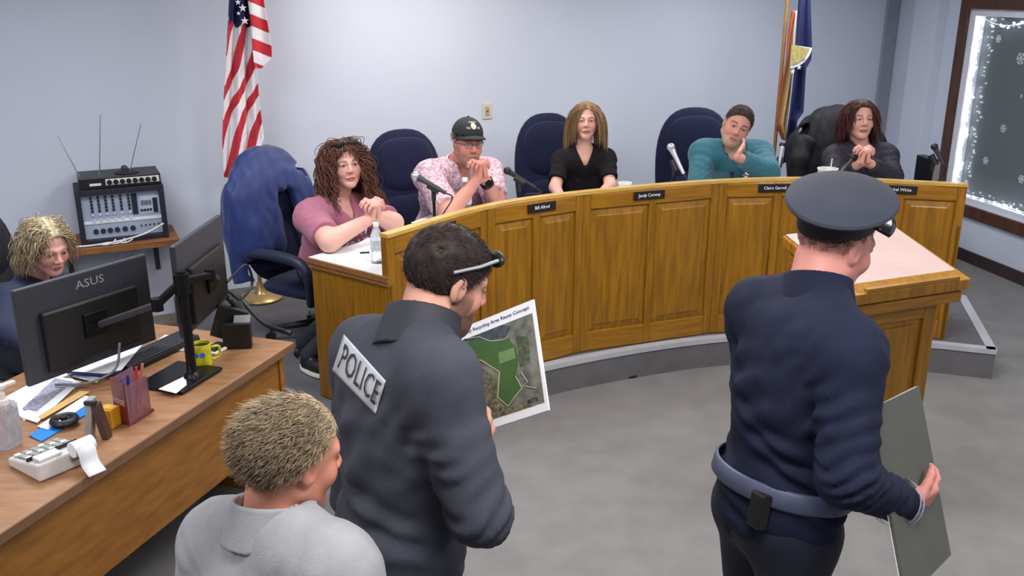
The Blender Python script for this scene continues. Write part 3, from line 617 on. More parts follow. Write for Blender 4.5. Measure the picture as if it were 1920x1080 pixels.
# ================================================================ DESK
DZ = .76
dA = onz(550, 640, DZ); dB = onz(165, 890, DZ); DD = nrm(dB-dA); DN = V3(DD[1], -DD[0], 0)          # along the front edge towards us; DN = to the clerk's side
if DN[0] > 0: DN = -DN
dk = thing('wooden_desk', (dA+DD*.95+DN*.4)*V3(1, 1, 0), 'wide brown wooden desk covered with papers and two monitors', 'desk')
def DP(s, o, z): p = dA+DD*s+DN*o; return V3(p[0], p[1], z)
def dbox(mb, s0, s1, o0, o1, z0, z1): mb.prism([tuple(DP(s, o, 0)[:2]) for s, o in ((s0, o0), (s1, o0), (s1, o1), (s0, o1))], z0, z1)
m = MB(); dbox(m, 0, 2.0, 0, .86, DZ-.035, DZ-.002); m.build('desk_top', DESKW, dk, bevel=.004)
m = MB(); dbox(m, 0, 2.0, -.004, .006, DZ-.04, DZ-.004); m.build('edge_band', pm('desk_edge', (122, 88, 62), .45), dk, bevel=.003)
m = MB(); dbox(m, .05, 1.95, .05, .075, DZ-.42, DZ-.035); m.build('modesty_panel', DESKF, dk)
for s in (.03, 1.94):
    m = MB(); dbox(m, s, s+.03, .04, .8, 0.0, DZ-.035); m.build('side_panel', DESKF, dk, bevel=.002)
m = MB(); dbox(m, .06, 1.9, .62, .64, .02, DZ-.035); m.build('drawer_back', pm('desk_dark', (40, 30, 26), .6), dk)
# monitors on a twin-arm stand
PB = onz(362, 714, DZ)
ms = thing('monitor_stand', PB, 'black twin-arm monitor stand with a round-cornered base on the desk', 'monitor stand')
RB = np.stack([nrm(DD*V3(1, 1, 0)), nrm(DN), V3(0, 0, 1)], 1)
MB().box(PB+V3(0, 0, .008)+DD*.0+DN*.06, (.26, .22, .016), RB).build('base_plate', BLACKS, ms, bevel=.007, seg=3)
PT = V3(PB[0], PB[1], 1.215)
MB().lathe([(.035, .015), (.03, .03), (.019, .04), (.019, .455)], PB, 18).build('pole', BLACKS, ms, smooth='auto')
def monitor(c, right, up, w_, h_, label, logo=None):
    r = nrm(right); u = nrm(up); n = nrm(np.cross(r, u))        # n: away from the screen, to the viewer who sees the back
    Rm = np.stack([r, n, u], 1); t = thing('computer_monitor', c-u*h_/2, label, 'monitor', 'monitors on the desk')
    MB().box(c-n*.0, (w_, .022, h_), Rm).build('back_shell', DARKG, t, bevel=.006)
    MB().box(c-n*.0125, (w_-.02, .004, h_-.02), Rm).build('screen', pm('dark_screen', (20, 24, 34), .15), t)
    MB().box(c+n*.022-u*h_*.1, (w_*.72, .03, h_*.62), Rm).build('electronics_bulge', BLACKP, t, bevel=.008)
    MB().box(c+n*.042-u*h_*.05, (.1, .014, .1), Rm).build('mounting_plate', BLACKS, t, bevel=.003)
    if logo: text_mesh('logo', logo, .046, c+n*.0116+u*h_*.37+r*.02, r, u, pm('logo_grey', (150, 154, 160), .5), t, sx=1.2)
    return c+n*.05-u*h_*.05
TL, TR = onz(20, 545, 1.2), onz(270, 475, 1.2); rr = nrm(TR-TL); upv = V3(0, 0, 1)
mw_ = np.linalg.norm(TR-TL); c1 = (TL+TR)/2-V3(0, 0, .19)
k1 = monitor(c1, rr, upv, mw_, .38, 'wide dark monitor seen from behind with a silver maker name', 'ASUS')
TL2, TR2 = onz(322, 462, 1.3), onz(410, 402, 1.3); c2 = (TL2+TR2)/2-V3(0, 0, .19)
k2 = monitor(c2, TR2-TL2, upv, np.linalg.norm(TR2-TL2), .38, 'dark monitor turned edge-on beside the stand pole')
jn = PT-V3(0, 0, .06)
for kk in (k1, k2):
    mid = jn*.5+kk*.5+V3(.09, -.05, .02) if kk is k1 else jn*.5+kk*.5+V3(.05, 0, .03)
    MB().bar(jn+V3(0, 0, .02), mid, .035, .03).build('arm', BLACKS, ms, bevel=.008); MB().bar(mid, kk+V3(.012, -.008, 0), .03, .025).build('forearm', DARKG, ms, bevel=.008)
    MB().cyl(mid-V3(0, 0, .025), mid+V3(0, 0, .025), .022, n=14).build('joint', BLACKS, ms, smooth='auto')
MB().cyl(jn-V3(0, 0, .03), jn+V3(0, 0, .05), .03, n=16).build('collar', BLACKS, ms, smooth='auto')
cc = [k2+V3(.02, .1, -.12), k2+V3(.06, .2, -.25), onz(450, 590, DZ)+V3(0, 0, .09), onz(495, 610, DZ)+V3(0, 0, .012), onz(545, 629, DZ)+V3(0, 0, .01)]
tag(MB().tube(bez(cc, 8), .012, 8).build('thick_cable', BLACKP, smooth=True), 'thick black cable drooping from the edge-on monitor to the desk end', 'cable')
cc = [k2+V3(.02, .1, -.05), k2+V3(.06, .26, -.02), k2+V3(.07, .3, -.12), k2+V3(.04, .2, -.16), k2+V3(.02, .12, -.1)]
tag(MB().tube(bez(cc, 8), .006, 7).build('cable_loop', BLACKP, smooth=True), 'thin black cable loop beside the edge-on monitor', 'cable')
cc = [k1+V3(.1, -.05, -.06), k1+V3(.08, -.08, -.16), k1+V3(-.02, -.12, -.2), k1+V3(-.15, -.1, -.215)]
cc = [V3(p[0], p[1], max(p[2], DZ+.01)) for p in cc]
tag(MB().tube(bez(cc, 6), .005, 7).build('video_cable', MIDG, smooth=True), 'thin grey cable hanging from the back of the wide monitor', 'cable')
# keyboard, mug, frame, phone, papers
def dsheet(name, pts, lift, mat, label, cat='paper', group='papers on the desk', th=.0015): return sheet(name, pts, DZ+lift, mat, label, cat, group, th)
dsheet('paper_sheet', [(45, 790), (150, 722), (112, 690), (10, 745)], .0, PAPER, 'white sheet at the bottom of the desk paper pile')
NEWS = pm('newsprint', (196, 196, 214), .8, scale=60, col2=(92, 94, 130), stretch=(1, 3, 1), detail=8)
dsheet('newspaper', [(40, 783), (70, 793), (152, 716), (100, 705)], .005, PAPER, 'folded newspaper page with a grey picture on the desk', 'newspaper')
sheet('picture', [(42, 766), (68, 772), (138, 716), (103, 709)], DZ+.0068, NEWS, 'grey printed picture on top of the folded newspaper', 'print', None, .0008)
dsheet('manila_envelope', [(72, 781), (80, 786), (168, 735), (150, 733)], .008, pm('manila', (214, 180, 116), .7), 'long manila envelope beside the newspaper', 'envelope')
dsheet('paper_sheet', [(70, 800), (90, 806), (180, 748), (160, 742)], .003, PAPER, 'white sheet under the manila envelope')
dsheet('paper_sheet', [(113, 695), (196, 701), (228, 694), (266, 648), (238, 646)], .03, PAPER, 'large white sheet on a blue folder by the keyboard')
dsheet('blue_folder', [(118, 699), (198, 706), (226, 699), (262, 652), (235, 650)], .018, pm('navy_folder', (36, 48, 130), .5), 'dark blue folder under the large white sheet', 'folder', None, .008)
dsheet('paper_sheet', [(135, 706), (182, 718), (190, 708), (150, 698)], .006, PAPER, 'small white slip below the dark blue folder')
dsheet('blue_brochure', [(55, 818), (78, 829), (172, 772), (150, 757)], .0, pm('brochure_blue', (44, 130, 214), .4, var=.2, scale=8), 'bright blue brochure beneath the black reel', 'brochure', None, .004)
dsheet('paper_sheet', [(270, 655), (350, 658), (380, 640), (310, 628)], .001, PAPER, 'white sheet behind the keyboard on the desk')
dsheet('photo_card', [(318, 652), (350, 656), (366, 644), (332, 640)], .004, NEWS, 'small grey photo card on the sheet behind the keyboard', 'card', None)
kb = onz(292, 664, DZ); kt = thing('keyboard', kb, 'black computer keyboard half hidden by the monitor stand', 'keyboard'); KX = nrm(onz(345, 660, DZ)-onz(225, 718, DZ)); KY = V3(-KX[1], KX[0], 0)
MB().box(kb+V3(0, 0, .012), (.40, .13, .02), np.stack([KX, KY, V3(0, 0, 1)], 1)).build('keyboard_case', BLACKP, kt, bevel=.004)
kme = MB().box((0, 0, 0), (.016, .016, .006)); kmesh = bpy.data.meshes.new('key'); kmesh.from_pydata(kme.v, [], kme.f); kmesh.materials.append(pm('key_grey', (60, 62, 70), .5))
for a in range(20):
    for b in range(6):
        q = kb+KX*(-.19+.02*a)+KY*(-.05+.02*b)+V3(0, 0, .0252); o = bpy.data.objects.new('key', kmesh); COL.objects.link(o); o.location = tuple(q); o.rotation_euler = (0, 0, math.atan2(KX[1], KX[0])); setpar(o, kt)
mg = onz(381, 686, DZ); t = thing('yellow_mug', mg, 'yellow mug with blue flowers and a dark inside on the desk', 'mug')
YL = pm('mug_yellow', (206, 200, 40), .4, var=.25, scale=40)
MB().lathe([(.034, 0), (.038, .008), (.038, .1), (.035, .1), (.034, .02)], mg, 24).build('mug_body', YL, t, smooth='auto')
MB().lathe([(.0345, .085), (.0345, .088)], mg, 20).build('coffee', BLACKP, t)
MB().tube(bez([mg+V3(.036, .012, .08), mg+V3(.062, .03, .075), mg+V3(.062, .03, .035), mg+V3(.036, .012, .025)], 5), .006, 8).build('handle', YL, t, smooth=True)
for a in (-1.9, -1.2, -2.5):
    d = V3(math.cos(a), math.sin(a), 0); MB().cyl(mg+d*.0375+V3(0, 0, .06), mg+d*.0395+V3(0, 0, .06), .012, n=8).build('flower', pm('flower_blue', (70, 100, 200), .5), t)
fr_ = onz(405, 655, DZ); t = thing('photo_stand', fr_, 'small white photo frame lying between the mug and the black phone', 'frame'); FX = nrm(onz(418, 648, DZ)-onz(392, 662, DZ)); FR = np.stack([FX, V3(-FX[1], FX[0], 0), V3(0, 0, 1)], 1)
MB().box(fr_+V3(0, 0, .006), (.12, .09, .012), FR).build('frame', WHITEP, t, bevel=.003); MB().box(fr_+V3(0, 0, .0125), (.1, .07, .003), FR).build('photo', BLACKP, t)
ph = onz(447, 652, DZ); t = thing('desk_phone', ph, 'angular black phone with a grey display at the desk end', 'phone')
R1 = np.stack([nrm(DN*-1), nrm(DD), V3(0, 0, 1)], 1)
a_ = math.radians(40); RT = np.stack([nrm(V3(1, .1, 0)), nrm(V3(-.1, 1, 0))*math.cos(a_)+V3(0, 0, math.sin(a_)), V3(0, 0, 1)*math.cos(a_)-nrm(V3(-.1, 1, 0))*math.sin(a_)], 1)
MB().box(ph+V3(.0, 0, .057), (.12, .03, .114), np.stack([nrm(V3(1, .1, 0)), nrm(V3(-.1, 1, 0)), V3(0, 0, 1)], 1)).build('stand_block', BLACKP, t, bevel=.004)
MB().box(ph+V3(-.045, .05, .095), (.13, .03, .15), np.stack([nrm(V3(1, .1, -.35)), nrm(V3(-.1, 1, 0)), np.cross(nrm(V3(1, .1, -.35)), nrm(V3(-.1, 1, 0)))], 1)).build('handset_block', BLACKP, t, bevel=.004)
MB().box(ph+V3(.02, .02, .118), (.07, .05, .012), RT).build('display', MIDG, t, bevel=.002)
# pen caddy with a red printed front
pc = onz(250, 792, DZ); t = thing('pen_caddy', pc, 'clear pen caddy with a dark red printed front near the desk edge', 'pen holder'); CX = nrm(onz(298, 762, DZ)-onz(240, 800, DZ)); CY = V3(-CX[1], CX[0], 0); CR = np.stack([CX, CY, V3(0, 0, 1)], 1)
cO = onz(243, 800, DZ); RD2 = pm('caddy_red', (112, 28, 38), .3, var=.3, scale=18); CLR = pm('caddy_clear', (150, 100, 120), .12, alpha=.5, trans=.4)
def CB(x, y, z): return cO+CX*x+CY*y+V3(0, 0, z)
leftd = nrm(onz(205, 780, DZ)-cO); LRm = np.stack([leftd, np.cross(V3(0, 0, 1), leftd), V3(0, 0, 1)], 1)
MB().box(cO+leftd*.045+V3(0, 0, .085), (.09, .004, .165), LRm).build('printed_front', RD2, t)
MB().box(CB(.06, 0, .075), (.12, .004, .15), CR).build('side_wall', CLR, t)
MB().box(CB(.06, 0, 0)+leftd*.09+V3(0, 0, .08), (.12, .004, .16), CR).build('side_wall', CLR, t)
MB().box(CB(.12, 0, 0)+leftd*.045+V3(0, 0, .07), (.09, .004, .14), LRm).build('back_wall', CLR, t)
MB().box(CB(.06, 0, .004)+leftd*.045, (.12, .085, .008), np.stack([CX, nrm(leftd-CX*(leftd@CX)), V3(0, 0, 1)], 1)).build('floor_plate', RD2, t)
nrmf = np.cross(-leftd, V3(0, 0, 1)); 
if nrmf[1] > 0: nrmf = -nrmf
text_mesh('lettering', 'HOUSE', .03, cO+leftd*.045+V3(0, 0, .085)+nrmf*.003, -leftd, V3(0, 0, 1), pm('letter_pink', (208, 176, 172), .5), t, sx=.8)
for k, (dx, dl, dz, cn, col) in enumerate((('a', 0, 0, 'blue', (40, 80, 210)), ('b', 0, 0, 'dark blue', (30, 40, 140)), ('c', 0, 0, 'red', (196, 50, 44)), ('d', 0, 0, 'pink', (206, 120, 110)))):
    b = CB(.02+.025*k, 0, .012)+leftd*(.03+.012*(k%2)); e = b+V3(.012*(k-1), .015, .15+.025*(k > 1)); pt = MB().tube([b, b*.1+e*.9, e], [.004, .006, .0045], 8).build('marker_pen', pm('pen_'+cn, col, .4), smooth='auto'); tag(pt, cn+' marker pen standing in the pen caddy', 'pen', 'pens in the caddy')
yb = onz(212, 800, DZ); t = thing('yellow_box', yb, 'small yellow box behind the grey stapler on the desk', 'box'); MB().box(yb+V3(-.01, .01, .035), (.05, .05, .07), CR).build('carton', pm('box_yellow', (224, 160, 24), .5, var=.08), t, bevel=.002); MB().box(yb+V3(-.01, .01, .0715), (.03, .05, .002), CR).build('flap', pm('box_yellow2', (236, 184, 60), .5), t)
gs = onz(185, 820, DZ); t = thing('upright_stapler', gs, 'grey stapler standing on end at the desk edge', 'stapler')
for s, mt, h_ in ((-1, pm('stapler_grey', (150, 150, 152), .4), .15), (1, pm('stapler_brown', (70, 48, 42), .5), .13)):
    MB().add([gs+V3(x+s*(.03 if z == 0 else .006), y, z*h_) for z in (0, 1) for x, y in ((-.012, -.02), (.012, -.02), (.012, .02), (-.012, .02))], [(3,2,1,0),(4,5,6,7),(0,1,5,4),(1,2,6,5),(2,3,7,6),(3,0,4,7)]).build('handle' if s < 0 else 'jaw', mt, t, bevel=.003)
MB().cyl(gs+V3(-.02, -.022, .14), gs+V3(.02, -.022, .14), .008, n=10).build('hinge', BLACKP, t)
bl = onz(122, 797, DZ); t = thing('black_reel', bl, 'black spoked reel lying on the blue brochure', 'reel')
m = MB(); rows = []
for k in range(28):
    q = 2*math.pi*k/28; rows.append([bl+V3(math.cos(q)*(.036+.014*math.cos(a)), math.sin(q)*(.036+.014*math.cos(a)), .02+.014*math.sin(a)) for a in arc(9, 0, 2*math.pi)])
rows.append(rows[0]); m.grid(rows); m.build('rim', BLACKP, t, smooth=True)
for k in range(5):
    q = 2*math.pi*k/5; MB().tube([bl+V3(0, 0, .02), bl+V3(math.cos(q)*.034, math.sin(q)*.034, .02)], .005, 6).build('spoke', CHROME, t)
MB().cyl(bl+V3(0, 0, .008), bl+V3(0, 0, .034), .013, n=14).build('hub', BLACKP, t, smooth='auto')
# calculator
k0 = onz(75, 906, DZ); kx = nrm(onz(168, 866, DZ)-k0); ky = V3(-kx[1], kx[0], 0); KR = np.stack([kx, ky, V3(0, 0, 1)], 1)
t = thing('printing_calculator', k0+kx*.09+ky*.12, 'white printing calculator with a paper roll at the desk corner', 'calculator')
W_, D_ = .17, .19
def KB(x, y, z): return k0+kx*x+ky*y+V3(0, 0, z)
CW = pm('calc_white', (214, 212, 214), .45, var=.03)
vs_ = [KB(0, 0, 0), KB(W_, 0, 0), KB(W_, D_, 0), KB(0, D_, 0), KB(0, .0, .062), KB(W_, 0, .062), KB(W_, D_, .03), KB(0, D_, .03)]
MB().add(vs_, [(3,2,1,0),(4,5,6,7),(0,1,5,4),(1,2,6,5),(2,3,7,6),(3,0,4,7)]).build('calculator_body', CW, t, bevel=.008)
MB().box(KB(W_*.3, .03, .066), (W_*.45, .045, .012), KR).build('display_hood', CW, t, bevel=.004)
MB().box(KB(W_*.5, .062, .06), (W_, .005, .012), KR).build('dark_slot', BLACKP, t)
for a in range(6):
    for b in range(4):
        yy = .085+.024*b; MB().box(KB(.02+.026*a, yy, .064-.17*yy+.004), (.02, .018, .008), KR).build('key', pm('calc_key', (150, 154, 150), .5) if (a+b)%3 else pm('calc_key2', (206, 206, 204), .5), t, bevel=.002)
MB().cyl(KB(W_*.62, -.02, .075), KB(W_*1.04, -.02, .075), .026, n=22).build('paper_roll', PAPER, t, smooth='auto')
MB().box(KB(W_*.83, -.0, .045), (W_*.4, .02, .03), KR).build('roll_holder', MIDG, t)
st = [KB(W_*.8, -.045, .08), KB(W_*.8, -.06, .04), KB(W_*.8, -.066, .004), KB(W_*.8, -.12, -.12), KB(W_*.8, -.13, -.25)]
m = MB(); rows = [[p-kx*.03, p+kx*.03] for p in bez([KB(W_*.8, -.03, .1), KB(W_*.8, -.055, .07), KB(W_*.8, -.065, .03), KB(W_*.8, -.1, .004)], 6)]; m.grid(rows).build('paper_tape', PAPER, t, smooth=True, solid=.0008)
# sanitizer
sb_ = onz(20, 838, DZ); t = thing('sanitizer_bottle', sb_, 'clear pump bottle of hand sanitizer with a grey label on the desk', 'bottle')
GEL = pm('gel_clear', (196, 206, 226), .1, trans=.6, alpha=.6)
MB().box(sb_+V3(0, 0, .082), (.085, .05, .16), CR).build('bottle_body', GEL, t, bevel=.014, seg=3)
MB().box(sb_+V3(0, 0, .08)-CY*.0265, (.06, .002, .12), CR).build('label', pm('label_grey', (164, 168, 176), .5, var=.2, scale=30), t)
MB().lathe([(.02, .16), (.018, .175), (.012, .18), (.012, .2)], sb_, 16).build('neck', WHITEP, t, smooth='auto')
pu = MB().lathe([(.006, .2), (.006, .215), (.016, .217), (.016, .228)], sb_, 14).build('pump', WHITEP, t, smooth='auto'); MB().bar(sb_+V3(0, 0, .222), sb_+V3(0, 0, .216)+CX*.06, .018, .012).build('nozzle', WHITEP, pu, bevel=.003)
cw = dsheet('business_card', [(297, 730), (330, 738), (350, 722), (348, 705)], .0165, PAPER, 'white card lying on the base of the monitor stand', 'card', None)
# dark box behind the desk end
# ================================================================ FIGURES: smooth blended volumes turned into one surface
class Fld:
    def __init__(s, lo, hi, h):
        s.lo = np.array(lo, float); s.h = h; n = np.ceil((np.array(hi, float)-s.lo)/h).astype(int)+1
        s.ax = [(s.lo[i]+h*np.arange(n[i])).astype(np.float32) for i in range(3)]; s.d = np.full(tuple(n), .5, np.float32)
    def op(s, fn, lo, hi, k=.01, mode='u'):
        mg = k+3*s.h; sl = []
        for i in range(3):
            a = max(0, int((lo[i]-mg-s.lo[i])/s.h)); b = min(len(s.ax[i]), int((hi[i]+mg-s.lo[i])/s.h)+2)
            if b <= a: return s
            sl.append(slice(a, b))
        X, Y, Z = s.ax[0][sl[0]][:, None, None], s.ax[1][sl[1]][None, :, None], s.ax[2][sl[2]][None, None, :]
        v = fn(X, Y, Z).astype(np.float32); d = s.d[tuple(sl)]
        if mode == 'u':
            if k > 0: hq = np.maximum(k-np.abs(d-v), 0)/k; r = np.minimum(d, v)-hq*hq*k*.25
            else: r = np.minimum(d, v)
        elif mode == 's':
            v = -v
            if k > 0: hq = np.maximum(k-np.abs(d-v), 0)/k; r = np.maximum(d, v)+hq*hq*k*.25
            else: r = np.maximum(d, v)
        else: r = np.maximum(d, v)
        s.d[tuple(sl)] = r; return s
    def cone(s, a, b, ra, rb, k=.01, mode='u', fa=False, fb=False):
        a = np.array(a, float); b = np.array(b, float); e = b-a; L2 = e@e+1e-9; L = math.sqrt(L2); rm = max(ra, rb)
        def fn(X, Y, Z):
            px, py, pz = X-a[0], Y-a[1], Z-a[2]; tt = (px*e[0]+py*e[1]+pz*e[2])/L2; t = np.clip(tt, 0, 1)
            r = np.sqrt((px-t*e[0])**2+(py-t*e[1])**2+(pz-t*e[2])**2)-(ra+(rb-ra)*t)
            if fa: r = np.maximum(r, -tt*L)
            if fb: r = np.maximum(r, (tt-1)*L)
            return r
        return s.op(fn, np.minimum(a, b)-rm, np.maximum(a, b)+rm, k, mode)
    def ell(s, c, r, R=None, k=.01, mode='u', cut=None):
        c = np.array(c, float); r = np.array(r, float); R = np.eye(3) if R is None else R; ext = np.sqrt(((R*r)**2).sum(1))
        def fn(X, Y, Z):
            px, py, pz = X-c[0], Y-c[1], Z-c[2]
            q = [px*R[0, i]+py*R[1, i]+pz*R[2, i] for i in range(3)]
            k0 = np.sqrt(sum((q[i]/r[i])**2 for i in range(3))); k1 = np.sqrt(sum((q[i]/r[i]**2)**2 for i in range(3)))
            d = k0*(k0-1)/(k1+1e-6)
            if cut is not None: d = np.maximum(d, cut(*q))
            return d
        return s.op(fn, c-ext, c+ext, k, mode)
    def rbox(s, c, hs, R, rad, k=.01, mode='u'):
        c = np.array(c, float); hs = np.array(hs, float)-rad; ext = (np.abs(R)*(hs+rad)).sum(1)
        def fn(X, Y, Z):
            px, py, pz = X-c[0], Y-c[1], Z-c[2]; q = [np.abs(px*R[0, i]+py*R[1, i]+pz*R[2, i])-hs[i] for i in range(3)]
            return np.sqrt(sum(np.maximum(v, 0)**2 for v in q))+np.minimum(np.maximum(np.maximum(q[0], q[1]), q[2]), 0)-rad
        return s.op(fn, c-ext, c+ext, k, mode)
    def warp(s, amp, freq, seed=0, stretch=(1, 1, 1), n=7):
        rg = np.random.default_rng(seed); X, Y, Z = s.ax[0][:, None, None], s.ax[1][None, :, None], s.ax[2][None, None, :]; o = 0
        for i in range(n):
            v = nrm(rg.normal(size=3))*freq*rg.uniform(.5, 1.6)*np.array(stretch); o = o+np.sin(X*v[0]+Y*v[1]+Z*v[2]+rg.uniform(0, 6.3)).astype(np.float32)
        s.d = s.d+(amp/math.sqrt(n))*o.astype(np.float32); return s
    def fold(s, c, rad, axis, wl, amp, ph=0.):
        c = np.array(c, float); axis = nrm(axis); w = 2*math.pi/wl; sl = []
        for i in range(3):
            a = max(0, int((c[i]-2*rad-s.lo[i])/s.h)); b = min(len(s.ax[i]), int((c[i]+2*rad-s.lo[i])/s.h)+2)
            if b <= a: return s
            sl.append(slice(a, b))
        X, Y, Z = s.ax[0][sl[0]][:, None, None]-c[0], s.ax[1][sl[1]][None, :, None]-c[1], s.ax[2][sl[2]][None, None, :]-c[2]
        q = (X*axis[0]+Y*axis[1]+Z*axis[2]); pert = .014*np.sin(27*X+15*Z+c[0]*9)+.012*np.sin(21*Y-33*Z+c[1]*7); amp = amp*(.55+.45*np.sin(19*X-14*Y+22*Z+c[2]*11))*1.3
        s.d[tuple(sl)] += (amp*np.exp(-(X*X+Y*Y+Z*Z)/rad**2)*np.sin(w*(q+pert)+ph)).astype(np.float32); return s
    def mesh(s):
        d = s.d; S = d < 0; n = np.array(d.shape)
        c = [S[i:n[0]-1+i, j:n[1]-1+j, k:n[2]-1+k] for i in (0, 1) for j in (0, 1) for k in (0, 1)]
        al = c[0].copy(); an = c[0].copy()
        for q in c[1:]: al &= q; an |= q
        act = an & ~al; ids = np.argwhere(act)
        if len(ids) == 0: return np.zeros((0, 3)), np.zeros((0, 4), int)
        num = np.full(act.shape, -1, np.int32); num[act] = np.arange(len(ids))
        cor = np.array([(i, j, k) for i in (0, 1) for j in (0, 1) for k in (0, 1)])
        val = np.stack([d[ids[:, 0]+o[0], ids[:, 1]+o[1], ids[:, 2]+o[2]] for o in cor], 1)
        acc = np.zeros((len(ids), 3)); cnt = np.zeros(len(ids))
        for a in range(8):
            for b in range(a+1, 8):
                if np.abs(cor[a]-cor[b]).sum() != 1: continue
                m_ = (val[:, a] < 0) != (val[:, b] < 0); t = val[m_, a]/(val[m_, a]-val[m_, b])
                acc[m_] += cor[a]+t[:, None]*(cor[b]-cor[a]); cnt[m_] += 1
        V = s.lo+s.h*(ids+acc/cnt[:, None]); Q = []
        for ax in range(3):
            o = [0, 0, 0]; o[ax] = 1; u, v = (ax+1) % 3, (ax+2) % 3
            A = S[tuple(slice(0, n[i]-o[i]) for i in range(3))]; B = S[tuple(slice(o[i], n[i]) for i in range(3))]
            e = np.argwhere(A != B); e = e[(e[:, u] > 0) & (e[:, v] > 0) & (e[:, u] < n[u]-1) & (e[:, v] < n[v]-1)]
            if len(e) == 0: continue
            du = np.zeros(3, int); du[u] = 1; dv = np.zeros(3, int); dv[v] = 1
            q = np.stack([num[tuple((e-du-dv).T)], num[tuple((e-dv).T)], num[tuple(e.T)], num[tuple((e-du).T)]], 1)
            fl = ~A[tuple(e.T)]; q[fl] = q[fl][:, ::-1]; Q.append(q)
        return V, np.concatenate(Q)
def raw_mesh(name, V, Q, col=None):
    me = bpy.data.meshes.new(name); V = np.asarray(V, np.float32); Q = np.asarray(Q, np.int32); k = Q.shape[1]
    me.vertices.add(len(V)); me.vertices.foreach_set('co', V.ravel()); me.loops.add(Q.size); me.loops.foreach_set('vertex_index', Q.ravel())
    me.polygons.add(len(Q)); me.polygons.foreach_set('loop_start', np.arange(0, Q.size, k, dtype=np.int32)); me.polygons.foreach_set('loop_total', np.full(len(Q), k, np.int32))
    me.update(calc_edges=True); me.validate()
    if col is not None:
        at = me.attributes.new('tint', 'FLOAT_COLOR', 'POINT'); c4 = np.ones((len(V), 4), np.float32); c4[:, :3] = col; at.data.foreach_set('color', c4.ravel())
    return me
SKIN = pm('skin', (255, 255, 255), .5, var=.04, scale=40, attr='tint', spec=.35)
SKIN.node_tree.nodes['Principled BSDF'].inputs['Subsurface Weight'].default_value = .08
SKIN.node_tree.nodes['Principled BSDF'].inputs['Subsurface Radius'].default_value = (.012, .005, .003)
HAIR = pm('hair', (255, 255, 255), .6, var=.15, scale=60, attr='tint', spec=.25)
def mix(a, b, t): t = np.asarray(t)[..., None]; return np.asarray(a)*(1-t)+np.asarray(b)*t
def sstep(a, b, x): t = np.clip((x-a)/(b-a), 0, 1); return t*t*(3-2*t)

# ---- head: local axes x = right, y = forward, z = up
def head_fields(f, c, R, s, sp):
    def L(x, y, z): return c+R@(s*np.array([x, y, z]))
    jw = sp.get('jaw', 1.); fl = sp.get('full', 1.)
    f.ell(L(0, -.014, .034), s*V3(.075, .096, .084), R, .0)
    f.ell(L(0, .022, -.03), s*V3(.061*fl, .068, .084), R, .03)
    for q in (-1, 1):
        f.cone(L(q*.05*jw, -.005, -.055), L(q*.012, .062, -.1), s*.021*fl, s*.018, .025)
        f.ell(L(q*.036, .058, -.03), s*V3(.026*fl, .022, .026), R, .02)
        f.cone(L(q*.012, .083, .022), L(q*.046, .066, .022), s*.010, s*.009, .016)
    f.ell(L(0, .068, -.1), s*V3(.022*jw, .017, .018), R, .016)
    f.cone(L(0, .084, .018), L(0, .108, -.024), s*.0075, s*.0115, .012)
    for q in (-1, 1):
        f.ell(L(q*.012, .099, -.029), s*V3(.0085, .010, .0075), R, .007)
        f.ell(L(q*.032, .094, .004), s*V3(.019, .014, .0115), R, .012, 's')
        f.ell(L(q*.031, .0735, .003), s*V3(.0135, .0135, .0135), R, .003)
        f.cone(L(q*.018, .0845, .0105), L(q*.045, .077, .0075), s*.0042, s*.0035, .005)
        f.ell(L(q*.076, -.006, -.006), s*V3(.009, .019, .031), R, .008)
        f.ell(L(q*.084, .0, -.004), s*V3(.006, .010, .017), R, .006, 's')
    f.ell(L(0, .086, -.062), s*V3(.025, .0085, .0065), R, .006)
    f.ell(L(0, .084, -.073), s*V3(.021, .009, .007), R, .006)
    f.ell(L(0, .0945, -.0668), s*V3(.024, .004, .0016), R, .003, 's')
    if sp.get('beard'): f.ell(L(0, .05, -.088), s*V3(.05, .045, .04), R, .02)
